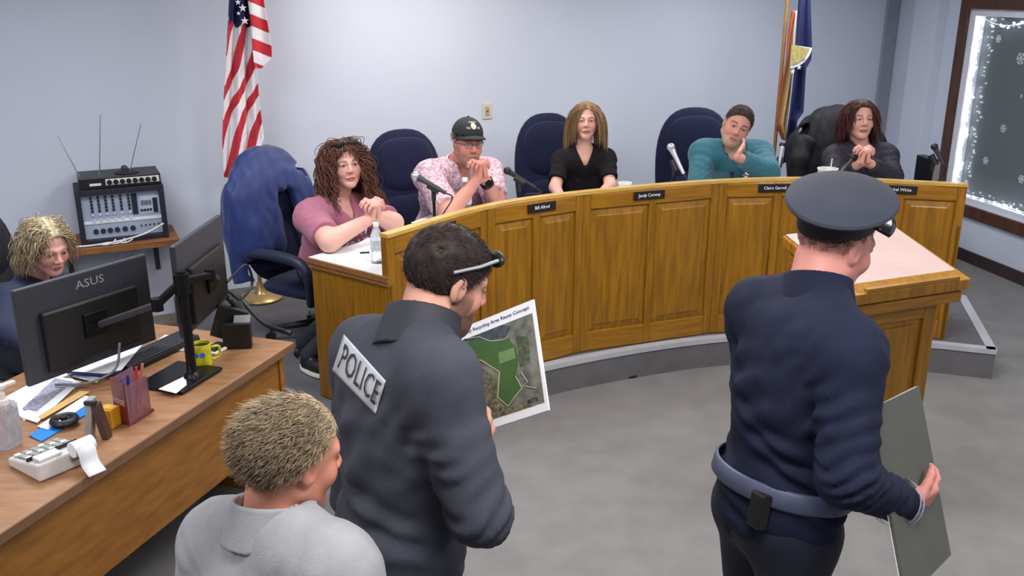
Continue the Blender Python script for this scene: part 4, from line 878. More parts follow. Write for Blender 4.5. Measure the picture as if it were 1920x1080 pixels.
def head_col(V, c, R, s, sp):
    q = ((V-c)@R)/s; x, y, z = q.T; sk = np.array(lin(sp['skin'])); ax = np.abs(x); front = y > .03
    col = np.tile(sk, (len(V), 1))
    col = mix(col, sk*np.array([1.02, .74, .72]), .5*np.exp(-(((ax-.042)/.022)**2+((z+.03)/.022)**2))*(y > .02)*sp.get('blush', 1.))
    col = mix(col, sk*np.array([1., .78, .75]), .5*np.exp(-((x/.014)**2+((z+.026)/.014)**2))*(y > .09))
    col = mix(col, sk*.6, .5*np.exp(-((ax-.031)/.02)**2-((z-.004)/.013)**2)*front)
    if sp.get('beard'):
        b = np.array(lin(sp['beard'])); k = sstep(-.05, -.062, z)*sstep(-.03, .01, y)*(1-np.exp(-((x/.02)**2+((z+.068)/.007)**2)))
        k = np.maximum(k, np.exp(-((z+.05)/.007)**2-(x/.035)**2)*(y > .07)); k = np.maximum(k, sstep(-.0, -.03, z)*sstep(.05, .056, ax)*(y > -.01)*(y < .05)*.8); col = mix(col, b, .85*np.clip(k, 0, 1))
    lip = np.array(lin(sp.get('lip', (176, 96, 92)))); k = np.exp(-np.maximum(0, (ax/.025)**2+((z+.0675)/.0125)**2-.75)*6)*(y > .065); col = mix(col, lip, .85*k)
    col = mix(col, lip*.25, .9*(np.exp(-((z+.0668)/.0022)**2)*(ax < .024)*(y > .07)))
    bc = np.array(lin(sp.get('brow', (80, 58, 44)))); zz = .0265+.004*np.cos((ax-.032)/.02*1.2)-.0035; k = np.exp(-((z-zz)/.0045)**2)*sstep(.012, .016, ax)*sstep(.056, .048, ax)*(y > .04); col = mix(col, bc, sp.get('browk', .85)*k)
    er = ((ax-.031)/.0135)**2+((z-.0035)/.0050)**2; k = (er < 1)*(y > .06); col = mix(col, np.array([.40, .37, .36]), .85*k)
    k = (((ax-.031)/.0062)**2+((z-.0038)/.0062)**2 < 1)*(y > .06)*(er < 1.05); col = mix(col, np.array(lin(sp.get('iris', (30, 25, 24)))), .95*k)
    k = np.exp(-((er-1.25)/.45)**2)*(z > .003)*(y > .06); col = mix(col, np.array([.05, .03, .03]), sp.get('liner', .6)*k)
    return col
def hand(f, W, d, pn, side, sz=1., curl=(.5, .6, .4), spread=.06, thumb=(.5, .5), k=.006):
    d = nrm(d); pn = nrm(pn-d*(np.array(pn)@d)); th = np.cross(d, pn)*side; R = np.stack([th, d, pn], 1)
    f.rbox(W+d*.048*sz, V3(.041, .05, .0145)*sz, R, .012*sz, .012); f.ell(W+d*.03*sz+th*.026*sz+pn*.008*sz, V3(.02, .034, .018)*sz, R, .012)
    for i in range(4):
        b = W+d*(.09-.004*abs(i-1.2))*sz+th*(.031-.0205*i)*sz; ln = np.array([.042, .026, .02])*(1., 1.08, 1., .8)[i]*sz; dd = nrm(d+th*spread*(1.2-i)); a = 0.; p = b-d*.01*sz
        for j in range(3):
            a += curl[j]*(1+.06*i); v = dd*math.cos(a)+pn*math.sin(a); e = p+v*(ln[j]+(.01*sz if j == 0 else 0)); f.cone(p, e, (.0095-.0008*j)*sz, (.0088-.0008*j)*sz, k if j else .008); p = e
    p = W+d*.022*sz+th*.034*sz; a = thumb[0]
    for j, ln in enumerate((.036, .03, .026)):
        v = nrm(d*math.cos(a)+th*math.sin(a)*.9+pn*(.25+thumb[1]*j*.5)); e = p+v*ln*sz; f.cone(p, e, (.0125-.0014*j)*sz, (.0112-.0014*j)*sz, .007); p = e; a -= .28
def tubes(paths, radii, cols, n=4):
    """many thin tapering locks as one mesh: paths (m,k,3)"""
    P_ = np.asarray(paths); m_, k, _ = P_.shape; T = np.gradient(P_, axis=1); T /= np.linalg.norm(T, axis=2, keepdims=True)+1e-9
    ref = np.tile(np.array([.31, .83, .46]), (m_, k, 1)); A = np.cross(T, ref); A /= np.linalg.norm(A, axis=2, keepdims=True)+1e-9; B = np.cross(T, A)
    r = np.asarray(radii)[:, :, None]; ring = [P_+r*(A*math.cos(2*math.pi*i/n)+B*math.sin(2*math.pi*i/n)) for i in range(n)]
    V = np.stack(ring, 2).reshape(-1, 3); base = (np.arange(m_)[:, None, None]*k+np.arange(k-1)[None, :, None])*n; i = np.arange(n)[None, None, :]; j = (i+1) % n
    Q = np.stack([base+i, base+j, base+n+j, base+n+i], -1).reshape(-1, 4); C = np.repeat(np.asarray(cols), k*n, axis=0); return V, Q, C
def hairline(hp, y):
    t = np.clip((y+.055)/.035, 0, 1); return hp.get('zb', -.05)*(1-t)+hp.get('zs', 0.)*t+hp.get('fs', 1.)*np.maximum(y+.012, 0)
def grow(sp, s, hp, rg):
    """hair strands in head coordinates, kept outside the head"""
    n, steps, step = hp['n'], hp['steps'], hp['len']/hp['steps']; cc = np.array([0, -.014, .034]); rr = np.array([.075, .096, .084])*1.005
    D = rg.normal(size=(n*7, 3)); D /= np.linalg.norm(D, axis=1)[:, None]; Pp = cc+rr*D; x, y, z = Pp.T
    ok = z > hairline(hp, y)
    if hp.get('bald'): bc = hp['bald']; ok &= (((x-bc[0])**2+(y-bc[1])**2)/bc[2]**2 + rg.uniform(-.4, .4, len(x)) > 1) | (z < .05)
    Pp = Pp[ok][:n]; D = D[ok][:n]; n = len(Pp); part = hp.get('part', 0.); sx = np.sign(Pp[:, :1]-part+1e-6)
    comb = np.array(hp.get('comb', (0, 0, 0)))[None, :]+np.concatenate([sx*hp.get('side', 0.), np.zeros((n, 2))], 1); dr = D*hp.get('lift', .5)+comb+rg.normal(size=(n, 3))*hp.get('mess', .1); dr /= np.linalg.norm(dr, axis=1)[:, None]
    path = [Pp.copy()]; p = Pp.copy(); g = np.array(hp.get('gdir', (0, 0, -1.)))*hp.get('grav', .1); ln = rg.uniform(hp.get('lmin', .75), 1, n)[:, None]
    for i in range(steps):
        dr = dr+g+rg.normal(size=(n, 3))*hp.get('wob', .03); dr /= np.linalg.norm(dr, axis=1)[:, None]; p = p+dr*step*ln
        for (ec, er) in [(cc, rr*(1+hp.get('puff', .06)))]+hp.get('avoid', [((0, .015, -.03), (.066, .07, .09))]):
            ec = np.array(ec); er = np.array(er); qv = (p-ec)/er; m_ = np.linalg.norm(qv, axis=1); ins = m_ < 1; nz_ = qv/er; nz_ /= np.linalg.norm(nz_, axis=1)[:, None]+1e-9
            p[ins] = (ec+er*qv/np.maximum(m_, .05)[:, None])[ins]; dd = (dr*nz_).sum(1, keepdims=True); dr = np.where(ins[:, None] & (dd < 0), dr-nz_*dd, dr)
        path.append(p.copy())
    Pt = np.stack(path, 1); Pt = Pt[Pt[:, :, 2].max(1) < hp.get('zmax', .142)]; n, k, _ = Pt.shape
    if hp.get('curl'):
        ra, fq = hp['curl']; ph = rg.uniform(0, 6.3, (n, 1)); t = np.arange(k)[None, :]*fq*rg.uniform(.8, 1.2, (n, 1)); am = ra*np.minimum(1, np.arange(k)/3)[None, :]
        Pt = Pt+np.stack([am*np.cos(t+ph), am*np.sin(t+ph), .3*am*np.sin(1.7*t+ph)], 2)
    return Pt
def lat(f, c, R, s, e, r, k): f.ell(c+R@(s*np.array(e)), s*np.array(r), R, k)

def person(name, label, J, sp, hairs=(), cap=None, group=None, hb=.010):
    """J: joints in the room; sp: build, colours and clothes"""
    c, N, PV = J['head'], J['N'], J['PV']; R = frame_from(J['hf'], J.get('hu', (0, 0, 1))); s = sp.get('hs', 1.); S = {k: np.array(v, float) for k, v in J.items()}
    foot = V3(PV[0], PV[1], J.get('z0', 0.)); root = thing('person', foot, label, 'person', group); sk = np.array(lin(sp['skin']))
    up = nrm(N-PV); r = S['SR']-S['SL']; r = nrm(r-up*(r@up)); fw = np.cross(up, r); TR = np.stack([r, fw, up], 1); fat = sp.get('fat', 1.); br = sp.get('arm', 1.); sw = np.linalg.norm(S['SR']-S['SL'])/2; shl = (S['SR']+S['SL'])/2
    def torso(f, o):
        H = np.linalg.norm(shl-PV); lp = lambda t: PV+(shl-PV)*t
        f.cone(S['SL'], S['SR'], .062*br+o, .062*br+o, .05)
        f.ell(lp(.74), V3(sw*.98+.0+o, .108*fat+o, H*.34+o), TR, .07)
        f.ell(lp(.40)+fw*.012*fat, V3(.142*fat**.8*sp.get('waist', 1.)+o, .105*fat+o, H*.36+o), TR, .08)
        f.ell(lp(.08), V3(.165*fat**.7+o, .118*fat**.7+o, .15+o), TR, .08)
        if sp.get('bust'):
            for q in (-1, 1): f.ell(lp(.66)+r*q*.075+fw*.085*fat, V3(.068, .055, .066)*sp['bust']+o, TR, .04)
        if sp.get('belly'): f.ell(lp(.32)+fw*.06*fat, V3(.15, .12, .17)*sp['belly']+o, TR, .08)
        for q in ('SL', 'SR'): f.cone(N+up*.015, S[q]*.75+N*.25+up*.005, .045+o, .05*br+o, .05)
    hips = [PV-r*.09, PV+r*.09]
    def legs(f, o):
        for i, q in enumerate('LR'):
            K, A = S['K'+q], S['A'+q]; f.cone(hips[i], K, .082*fat**.5+o, .056+o, .04); f.cone(K, A, .054+o, .04+o, .03)
    def bounds(keys, pad): a = np.array([S[k] for k in keys]); return a.min(0)-pad, a.max(0)+pad
    allk = [k for k in S if k not in ('hf', 'hu', 'z0', 'dL', 'dR', 'pL', 'pR')]
    hb = .0115 if sp['sleeve'] == 'short' else .018
    # -- the body: one mesh; fine grids for head and hands, a coarser one for the rest
    VV, QQ, CC = [], [], []
    def put(f, colf):
        V, Q = f.mesh(); QQ.append(Q+sum(len(v) for v in VV)); VV.append(V); CC.append(colf(V))
    hl = .0034
    f = Fld(c-.17*s, c+.17*s, hl); head_fields(f, c, R, s, sp); f.cone(c+R@(s*V3(0, -.03, -.05)), N, s*.054*sp.get('neck', 1.), s*.06*sp.get('neck', 1.), .02); put(f, lambda V: head_col(V, c, R, s, sp))
    for q, sd in (('L', -1), ('R', 1)):
        if sp.get('nohand') and q in sp['nohand']: continue
        W = S['W'+q]; hs = sp.get('hand', 1.); f = Fld(W-.21*hs, W+.21*hs, .004); E = S['E'+q]; a = W-nrm(W-E)*.06
        f.cone(a, W+nrm(W-E)*.012, .031*br*.95, .026*hs, .01); hand(f, W+nrm(W-E)*.012, S['d'+q], S['p'+q], sd, hs, *sp.get('pose'+q, ((.5, .6, .4), .06, (.5, .5)))); put(f, lambda V: np.tile(sk*np.array([1., .93, .92]), (len(V), 1)))
    lo, hi = bounds(allk, .2); f = Fld(lo, hi, hb); torso(f, -.012); legs(f, -.01); f.cone(c+R@(s*V3(0, -.03, -.06)), N, s*.05*sp.get('neck', 1.), s*.058*sp.get('neck', 1.), .02)
    for q in 'LR': f.cone(S['S'+q], S['E'+q], .053*br, .043*br, .03); f.cone(S['E'+q], S['W'+q], .044*br, .028*br**.5, .02)
    put(f, lambda V: np.tile(sk, (len(V), 1)))
    me = raw_mesh('body', np.concatenate(VV), np.concatenate(QQ), np.concatenate(CC)); finish('body', me, SKIN, root, smooth=True)
    # -- clothes
    o = sp.get('loose', .012); lo, hi = bounds([k for k in ('N', 'SL', 'SR', 'EL', 'ER', 'WL', 'WR', 'PV')], .24); f = Fld(lo, hi, .0088); torso(f, o)
    for q in 'LR':
        A, E, W = S['S'+q], S['E'+q], S['W'+q]
        if sp['sleeve'] == 'short': f.cone(A, A+(E-A)*sp.get('slen', .72), .060*br+o*.8, .056*br+o*.8, .035, fb=True)
        else:
            f.cone(A, E, .058*br+o, .047*br+o, .035); f.cone(E, E+(W-E)*sp.get('slen', .93), .047*br+o, .035*br+o*.7, .02, fb=True)
    fo = sp.get('fold', 1.)
    for q in 'LR':
        A, E, W = S['S'+q], S['E'+q], S['W'+q]; ua = nrm(E-A); la = nrm(W-E)
        if sp['sleeve'] == 'long': f.fold(E, .085, ua+la*.6, .034, .0055*fo); f.fold(E*.5+W*.5, .07, la+ua*.3, .045, .003*fo, 1.)
        f.fold(A*.6+E*.4, .1, ua+r*.5*(1 if q == 'R' else -1), .05, .0045*fo, 2.); f.fold(A*.75+PV*.25, .12, up*.6+r*(.7 if q == 'L' else -.7), .055, .005*fo)
    f.fold(PV+(shl-PV)*.3, .2, up+r*.25, .07, .0055*fo); f.fold(PV+(shl-PV)*.62-fw*.1, .16, up-r*.5, .085, .0045*fo, 1.)
    if sp.get('wr', .002): f.warp(sp.get('wr', .002), 38, seed=len(label)); f.warp(sp.get('wr', .002)*.6, 75, seed=len(label)+1, stretch=(1.3, 1.3, .5))
    nk = sp.get('neckcut', 'crew')
    if nk == 'v':
        f.cone(N+up*.2, N+up*.0, .085, .06, .006, 's'); f.cone(N+up*.04+fw*.05, N-up*.035+fw*.12, .055, .012, .004, 's'); f.cone(N+up*.06+fw*.1, N-up*.04+fw*.16, .06, .01, .004, 's')
    elif nk == 'crew': f.cone(N+up*.2, N+up*.01, .08, .062*sp.get('neck', 1.), .006, 's')
    elif nk == 'wide': f.cone(N+up*.2, N+up*.0, .1, .075, .006, 's'); f.ell(N+fw*.1-up*.0, (.06, .1, .07), TR, .006, 's')
    elif nk == 'open': f.cone(N+up*.2, N+up*.0, .08, .06, .006, 's'); f.cone(N+up*.05+fw*.06, N-up*.13+fw*.14, .05, .018, .004, 's'); f.cone(N+up*.05+fw*.12, N-up*.13+fw*.19, .05, .02, .004, 's')
    V, Q = f.mesh(); shirt = finish(sp.get('topname', 'shirt'), raw_mesh('shirt', V, Q), sp['top'], root, smooth=True)
    if sp.get('collar'):
        kc = sp['collar']; axn = nrm((c+R@(s*V3(0, -.03, -.06)))-N); RC = frame_from(fw, axn); f = Fld(N-.17, N+.17, .004); f.cone(N-axn*.03, N+axn*kc[0], .088*kc[1], .073*kc[1], .0, fa=True, fb=True); sl_ = .015*kc[1]/(kc[0]+.03); f.cone(N-axn*.08, N+axn*(kc[0]+.05), .078*kc[1]+sl_*.05, .063*kc[1]-sl_*.05, .003, 's')
        if kc[2]: f.cone(N+axn*.12+fw*.1, N-axn*.05+fw*.13, .05*kc[2], .016, .002, 's')
        V, Q = f.mesh(); finish('collar', raw_mesh('collar', V, Q), sp.get('collarm', sp['top']), shirt, smooth=True)
    lo, hi = bounds(('PV', 'KL', 'KR', 'AL', 'AR'), .24); f = Fld(lo, hi, .016); legs(f, .012); f.ell(PV, V3(.17*fat**.7, .125*fat**.7, .12), TR, .06); f.warp(.003, 40, seed=3); V, Q = f.mesh(); finish('trousers', raw_mesh('trousers', V, Q), sp['pants'], root, smooth=True)
    for q in 'LR':
        A = S['A'+q]; d = nrm(fw*V3(1, 1, 0)); f = Fld(A-.22, A+.26, .012); RS = frame_from(d, (0, 0, 1)); zf = J.get('z0', 0.)
        f.ell(V3(A[0], A[1], zf+.045)+d*.06, V3(.045, .13, .045), RS, .02); f.cone(V3(A[0], A[1], zf+.05), A, .045, .045, .02); f.op(lambda X, Y, Z: zf+.002-Z+0*X+0*Y, A-.3, A+.3, .0, 'i'); V, Q = f.mesh(); shoe = finish('shoe', raw_mesh('shoe', V, Q), sp.get('shoem', BLACKP), root, smooth=True)
        if sp.get('sole'): MB().lathe([(.9, 0), (1., .004), (1., .022), (.95, .026)], (0, 0, 0), 22).scaled(RS, V3(A[0], A[1], zf+.001)+d*.06, (.05, .136, 1)).build('sole', WHITEP, shoe, smooth='auto')
    # -- hair
    rg = np.random.default_rng(sum(map(ord, label)))
    if hairs:
        VV, QQ, CC = [], [], []; off = 0; h0 = hairs[0]; hc = np.array(lin(h0['col']))
        if cap:
            f = Fld(c-.19*s, c+.19*s, .0045); 
            def cut(x, y, z): y0 = y/s-.014; z0 = z/s+.034; return s*(hairline(h0, y0)-z0)*.7+0*x
            f.ell(c+R@(s*V3(0, -.014, .034)), s*(V3(.075, .096, .084)+cap), R, 0., cut=cut)
            for e, rr_, kk in h0.get('mass', ()): lat(f, c, R, s, e, rr_, kk)
            for e, rr_ in h0.get('carve', ()): f.ell(c+R@(s*np.array(e)), s*np.array(rr_), R, .01, 's')
            f.warp(h0.get('capw', .002), 150, seed=5); V, Q = f.mesh(); VV.append(V); QQ.append(Q); CC.append(np.tile(hc*.7, (len(V), 1))*(1+.25*np.sin(V@np.array([190., 160, 40]))[:, None])); off = len(V)
        for hp in hairs:
            Pt = grow(sp, s, hp, rg); n, k, _ = Pt.shape; Wd = c+s*(Pt@R.T); t = np.linspace(0, 1, k)[None, :]; rad = hp['r']*(1-.75*t**2)*rg.uniform(.7, 1.2, (n, 1)); c1 = np.array(lin(hp['col'])); c2 = np.array(lin(hp.get('col2', hp['col']))); u = rg.uniform(0, 1, (n, 1)); cl = (c1*(1-u)+c2*u)*rg.uniform(.75, 1.2, (n, 1))
            V, Q, C_ = tubes(Wd, rad, cl, hp.get('sides', 4)); VV.append(V); QQ.append(Q+off); CC.append(C_); off += len(V)
        finish('hair', raw_mesh('hair', np.concatenate(VV), np.concatenate(QQ), np.concatenate(CC)), HAIR, root, smooth=True)
    def HL(x, y, z): return c+R@(s*np.array([x, y, z], float))
    return dict(root=root, HL=HL, R=R, c=c, s=s, TR=TR, N=N, up=up, fw=fw, r=r, shirt=shirt, S=S)
# ================================================================ PEOPLE
from mathutils.bvhtree import BVHTree
def bvh_of(*objs):
    vs, fs = [], []
    for o in objs:
        b = len(vs); vs += [v.co.copy() for v in o.data.vertices]; fs += [tuple(i+b for i in p.vertices) for p in o.data.polygons]
    return BVHTree.FromPolygons(vs, fs)
def hit(bvh, o, d, lift=.002, dist=5.):
    o = Vector([float(v) for v in o]); d = Vector([float(v) for v in d]).normalized(); h = bvh.ray_cast(o, d, dist)
    return None if h[0] is None else np.array(h[0]-d*lift)
def wrap_mesh(o, bvh, d, lift):
    """lay a flat piece onto a garment along direction d"""
    me = o.data; co = np.zeros(len(me.vertices)*3); me.vertices.foreach_get('co', co); co = co.reshape(-1, 3); dn = nrm(d)
    for i, p in enumerate(co):
        q = hit(bvh, p-dn*.25, dn, lift, .6)
        if q is not None: co[i] = q
    me.vertices.foreach_set('co', co.ravel()); me.update()
def clasp(C, r, d, gap=.028, back=.085):
    d = nrm(d); r = nrm(r-d*(np.array(r)@d)); return dict(WR=C-d*back+r*gap, WL=C-d*(back-.008)-r*gap, dR=d-r*.12, dL=d+r*.12, pR=-r, pL=r)
CLP = dict(poseL=((.95, 1.0, .5), .05, (.35, .5)), poseR=((.85, 1.05, .5), .05, (.3, .6)))
SEATED = 'council members seated behind the dais'
def sit(J, f, z0=ZP, kn=.45):
    """add seated legs under the worktop"""
    PV = J['PV']; f = nrm(V3(f[0], f[1], 0)); r = V3(f[1], -f[0], 0)
    for q, s_ in (('L', -1), ('R', 1)): J['K'+q] = PV+f*.42+r*s_*.1+V3(0, 0, .0); J['A'+q] = V3(*(PV+f*.40+r*s_*.1)[:2], z0+.09)
    J['z0'] = z0; return J
def stand(J, f, z0=0.):
    PV = J['PV']; f = nrm(V3(f[0], f[1], 0)); r = V3(f[1], -f[0], 0)
    for q, s_, a in (('L', -1, .06), ('R', 1, -.06)): J['K'+q] = V3(*(PV+r*s_*.1+f*(a+.01))[:2], .5); J['A'+q] = V3(*(PV+r*s_*.11+f*a*1.6)[:2], .09)
    J['z0'] = z0; return J
JEANS = pm('dark_trousers', (34, 36, 48), .8, bump=.2, bscale=300)
# ---------------------------------------------------------------- woman in pink
PINK = pm('pink_tee', (168, 106, 128), .85, var=.06, scale=20, bump=.15, bscale=250, sheen=.1, spec=.2)
J = dict(head=P(647, 307, 5.06), hf=(.42, -.9, .04), hu=(-.06, 0, 1), N=P(630, 375, 5.16), SR=P(583, 408, 5.0), SL=P(684, 398, 5.28), ER=onz(618, 452, 1.01), EL=onz(737, 418, 1.01), PV=V3(-1.06, 5.24, .70))
J.update(clasp(P(700, 383, 4.88), V3(-.75, -.6, 0), V3(.1, -.2, 1))); sit(J, (.8, -.6)); J['AR'] = V3(-1.2, 5.04, .28); J['AL'] = V3(-1.14, 4.84, .28)
w1 = person('person', 'woman with long curly brown hair in a pink tee with clasped hands', J, dict(skin=(222, 172, 160), hs=1.03, full=1.14, jaw=1.08, brow=(96, 66, 52), lip=(186, 104, 100), top=PINK, topname='tee_shirt', sleeve='short', slen=.8, fat=1.36, arm=1.3, bust=1.3, belly=1.2, loose=.012, hand=.95, pants=JEANS, neckcut='v', neck=1.1, wr=.002, sole=1, **CLP),
   hairs=[dict(n=1300, steps=32, len=.45, r=.0029, lmin=.6, sides=3, col=(84, 54, 46), col2=(134, 90, 74), fs=1.0, zb=-.06, zs=-.01, side=.75, lift=.35, grav=.28, comb=(0, -.3, 0), mess=.22, wob=.06, puff=.15, curl=(.012, .85), avoid=[((0, .05, -.03), (.077, .09, .1)), ((0, -.02, -.23), (.2, .12, .12))]),
          dict(n=170, steps=9, len=.075, r=.0026, col=(96, 66, 54), col2=(140, 98, 80), fs=0., zb=.5, zs=.085, lift=.15, grav=.2, comb=(0, 1, 0), mess=.25, wob=.08, puff=.1, avoid=[((0, .02, -.01), (.07, .076, .09))])], cap=.012, group=SEATED, hb=.011)
b = bvh_of(w1['shirt'])
for txt, oz, sz_ in (('Happy', -.045, .055), ('CRAZY', -.11, .06)):
    O = w1['N']+w1['up']*(oz-.03)+w1['fw']*.05; tm = text_mesh('shirt_lettering', txt, sz_, O+w1['fw']*.2, -w1['r'], w1['up'], PAPER, w1['shirt'], t=.0); wrap_mesh(tm, b, -w1['fw'], .004)
HL = w1['HL']; g = thing('sunglasses', HL(0, .03, .125), 'dark sunglasses pushed up on the curly brown hair', 'sunglasses')
for q in (-1, 1):
    MB().ball(HL(q*.034, .062, .115), (.03*1.0, .012, .022), 12, w1['R']).build('lens', BLACKP, g, smooth=True); MB().tube([HL(q*.064, .05, .112), HL(q*.088, -.03, .08)], .0035, 6).build('temple', BLACKP, g)
MB().tube([HL(-.01, .07, .12), HL(.01, .07, .12)], .004, 6).build('bridge', BLACKP, g)
# ---------------------------------------------------------------- man in the cap
PAIS = pm('paisley_shirt', (232, 214, 224), .8, scale=62, col2=(166, 106, 134), bump=.1, bscale=250, detail=2)
J = dict(head=P(877, 268, 5.62), hf=(.40, -.9, -.04), hu=(.06, 0, 1), N=P(852, 314, 5.78), SR=P(804, 332, 5.62), SL=P(916, 324, 5.92), ER=onz(842, 402, 1.0), EL=onz(930, 378, 1.0), PV=V3(-.46, 5.95, .70))
J.update(clasp(P(899, 309, 5.44), V3(-.8, -.5, 0), V3(-.05, .0, 1), back=.09)); sit(J, (.5, -.85))
m2 = person('person', 'man in a black cap and pink patterned shirt with hands at his mouth', J, dict(skin=(206, 146, 132), hs=1.06, full=1.1, jaw=1.12, brow=(110, 84, 70), beard=(150, 112, 98), top=PAIS, sleeve='short', slen=.85, fat=1.3, arm=1.25, belly=1.2, loose=.018, pants=JEANS, neckcut='open', collar=(.05, 1.05, 1.), wr=.002, blush=1.6, **CLP),
   hairs=[dict(n=260, steps=5, len=.03, r=.0022, col=(120, 92, 76), fs=1.0, zb=-.06, zs=-.02, lift=.4, grav=.3)], cap=.003, group=SEATED)
HL, R, s = m2['HL'], m2['R'], m2['s']; CAPM = pm('black_cap', (34, 38, 48), .8, bump=.2, bscale=300)
t = thing('baseball_cap', HL(0, 0, .08), 'black baseball cap with a pale emblem worn by the man with clasped hands', 'cap')
f = Fld(m2['c']-.2*s, m2['c']+.22*s, .005); f.ell(HL(0, -.012, .05), s*V3(.088, .107, .096), R, 0., cut=lambda x, y, z: (.005-z)+0*x+0*y); V, Q = f.mesh(); crown = finish('crown', raw_mesh('crown', V, Q), CAPM, t, smooth=True)
rows = []
for a in arc(15, -1.25, 1.25):
    rows.append([HL(.083*math.sin(a)*k1*1.02, -.012+.1*math.cos(a)+.0+(k1-1)*.5*max(0, math.cos(a))*1.35, .058-.02*(math.sin(a)**2)-(k1-1)*.1) for k1 in (.93, 1., 1.05, 1.1)])
MB().grid(rows).build('brim', CAPM, t, smooth=True, solid=.005)
MB().ball(HL(0, -.012, .147), .007, 8).build('button', CAPM, t, smooth=True)
bc_ = bvh_of(crown)
for k, (x, z, rx, rz_) in enumerate(((.0, .108, .016, .016), (-.03, .098, .012, .006), (.03, .098, .012, .006), (0, .127, .024, .004))):
    mb = MB(); n = 14; c0 = HL(x, .3, z); mb.add([c0]+[HL(x+rx*math.cos(2*math.pi*i/n), .3, z+rz_*math.sin(2*math.pi*i/n)) for i in range(n)], [(0, 1+(i+1) % n, 1+i) for i in range(n)]); o = mb.build('emblem', pm('emblem_white', (206, 204, 186), .6) if k == 0 else pm('emblem_tan', (150, 140, 112), .6), crown)
    me = o.data
    for v in me.vertices:
        q = hit(bc_, v.co, -R[:, 1], .003, 1.)
        if q is not None: v.co = Vector(q)
def glasses(pr, label, mat, rad=(.021, .0155), z=.003):
    HL = pr['HL']; t = thing('eyeglasses', HL(0, .1, z), label, 'glasses')
    for q in (-1, 1):
        MB().tube([HL(q*(.031+rad[0]*math.cos(a)), .101-.012*abs(.031+rad[0]*math.cos(a))/.05, z+rad[1]*math.sin(a)) for a in arc(17, 0, 2*math.pi)], .0015, 6).build('rim', mat, t)
        mb = MB(); mb.add([HL(q*.031, .096, z)]+[HL(q*(.031+rad[0]*.95*math.cos(a)), .1-.012*abs(.031+rad[0]*math.cos(a))/.05, z+rad[1]*.95*math.sin(a)) for a in arc(13, 0, 2*math.pi)], [(0, i+1, i+2) for i in range(12)]); mb.build('lens', pm('lens_clear', (220, 220, 226), .05, alpha=.15), t)
        MB().tube([HL(q*.052, .09, z+.006), HL(q*.078, .05, z+.006), HL(q*.084, -.005, z+.004)], .0018, 6).build('temple', mat, t)
    MB().tube([HL(-.011, .1, z+.003), HL(0, .104, z+.005), HL(.011, .1, z+.003)], .0015, 6).build('bridge', mat, t)
glasses(m2, 'thin dark-rimmed eyeglasses on the man in the black cap', pm('rim_red', (96, 52, 48), .4))
S_ = m2['S']; W = S_['WL']; ad = nrm(W-S_['EL']); p = W-ad*.045; t = thing('wrist_watch', p, 'black wrist watch on the man in the patterned shirt', 'watch')
MB().tube([p-ad*.016, p+ad*.016], .041, 18).build('strap', BLACKP, t, smooth='auto'); RW = frame_from(nrm(V3(.3, -1, .1)), (0, 0, 1)); MB().cyl(p+RW[:, 1]*.036, p+RW[:, 1]*.05, .021, n=18).build('dial', BLACKS, t, smooth='auto')
# ---------------------------------------------------------------- woman in black
BLKT = pm('black_tee', (26, 22, 28), .85, var=.1, scale=20, bump=.12, bscale=250, spec=.2)
J = dict(head=P(1099, 226, 6.13), hf=(-.06, -1, .06), N=P(1094, 283, 6.22), SR=P(1053, 301, 6.2), SL=P(1137, 299, 6.22), ER=P(1041, 352, 6.1), EL=P(1144, 348, 6.12), WR=onz(1054, 374, 1.0), WL=onz(1122, 368, 1.0), PV=V3(.47, 6.42, .70), dR=V3(.3, -1, -.05), dL=V3(-.3, -1, -.05), pR=V3(0, 0, -1), pL=V3(0, 0, -1)); sit(J, (0, -1))
w3 = person('person', 'woman with straight blonde hair in a black v-neck top', J, dict(skin=(220, 170, 156), hs=.98, full=.98, jaw=.92, brow=(110, 80, 60), lip=(182, 102, 98), top=BLKT, topname='top', sleeve='short', slen=.72, fat=.92, waist=.95, arm=.9, bust=1.0, loose=.01, hand=.88, pants=JEANS, neckcut='v', neck=.9, wr=.0015),
   hairs=[dict(n=1500, steps=18, len=.30, r=.0021, sides=3, col=(172, 140, 106), col2=(120, 92, 68), fs=1.0, zb=-.06, zs=.0, side=.9, lift=.25, grav=.34, comb=(0, -.2, 0), mess=.1, wob=.022, puff=.085, lmin=.6, part=-.012, avoid=[((0, .026, -.03), (.069, .085, .1)), ((0, -.02, -.19), (.11, .07, .09))])], cap=.007, group=SEATED)
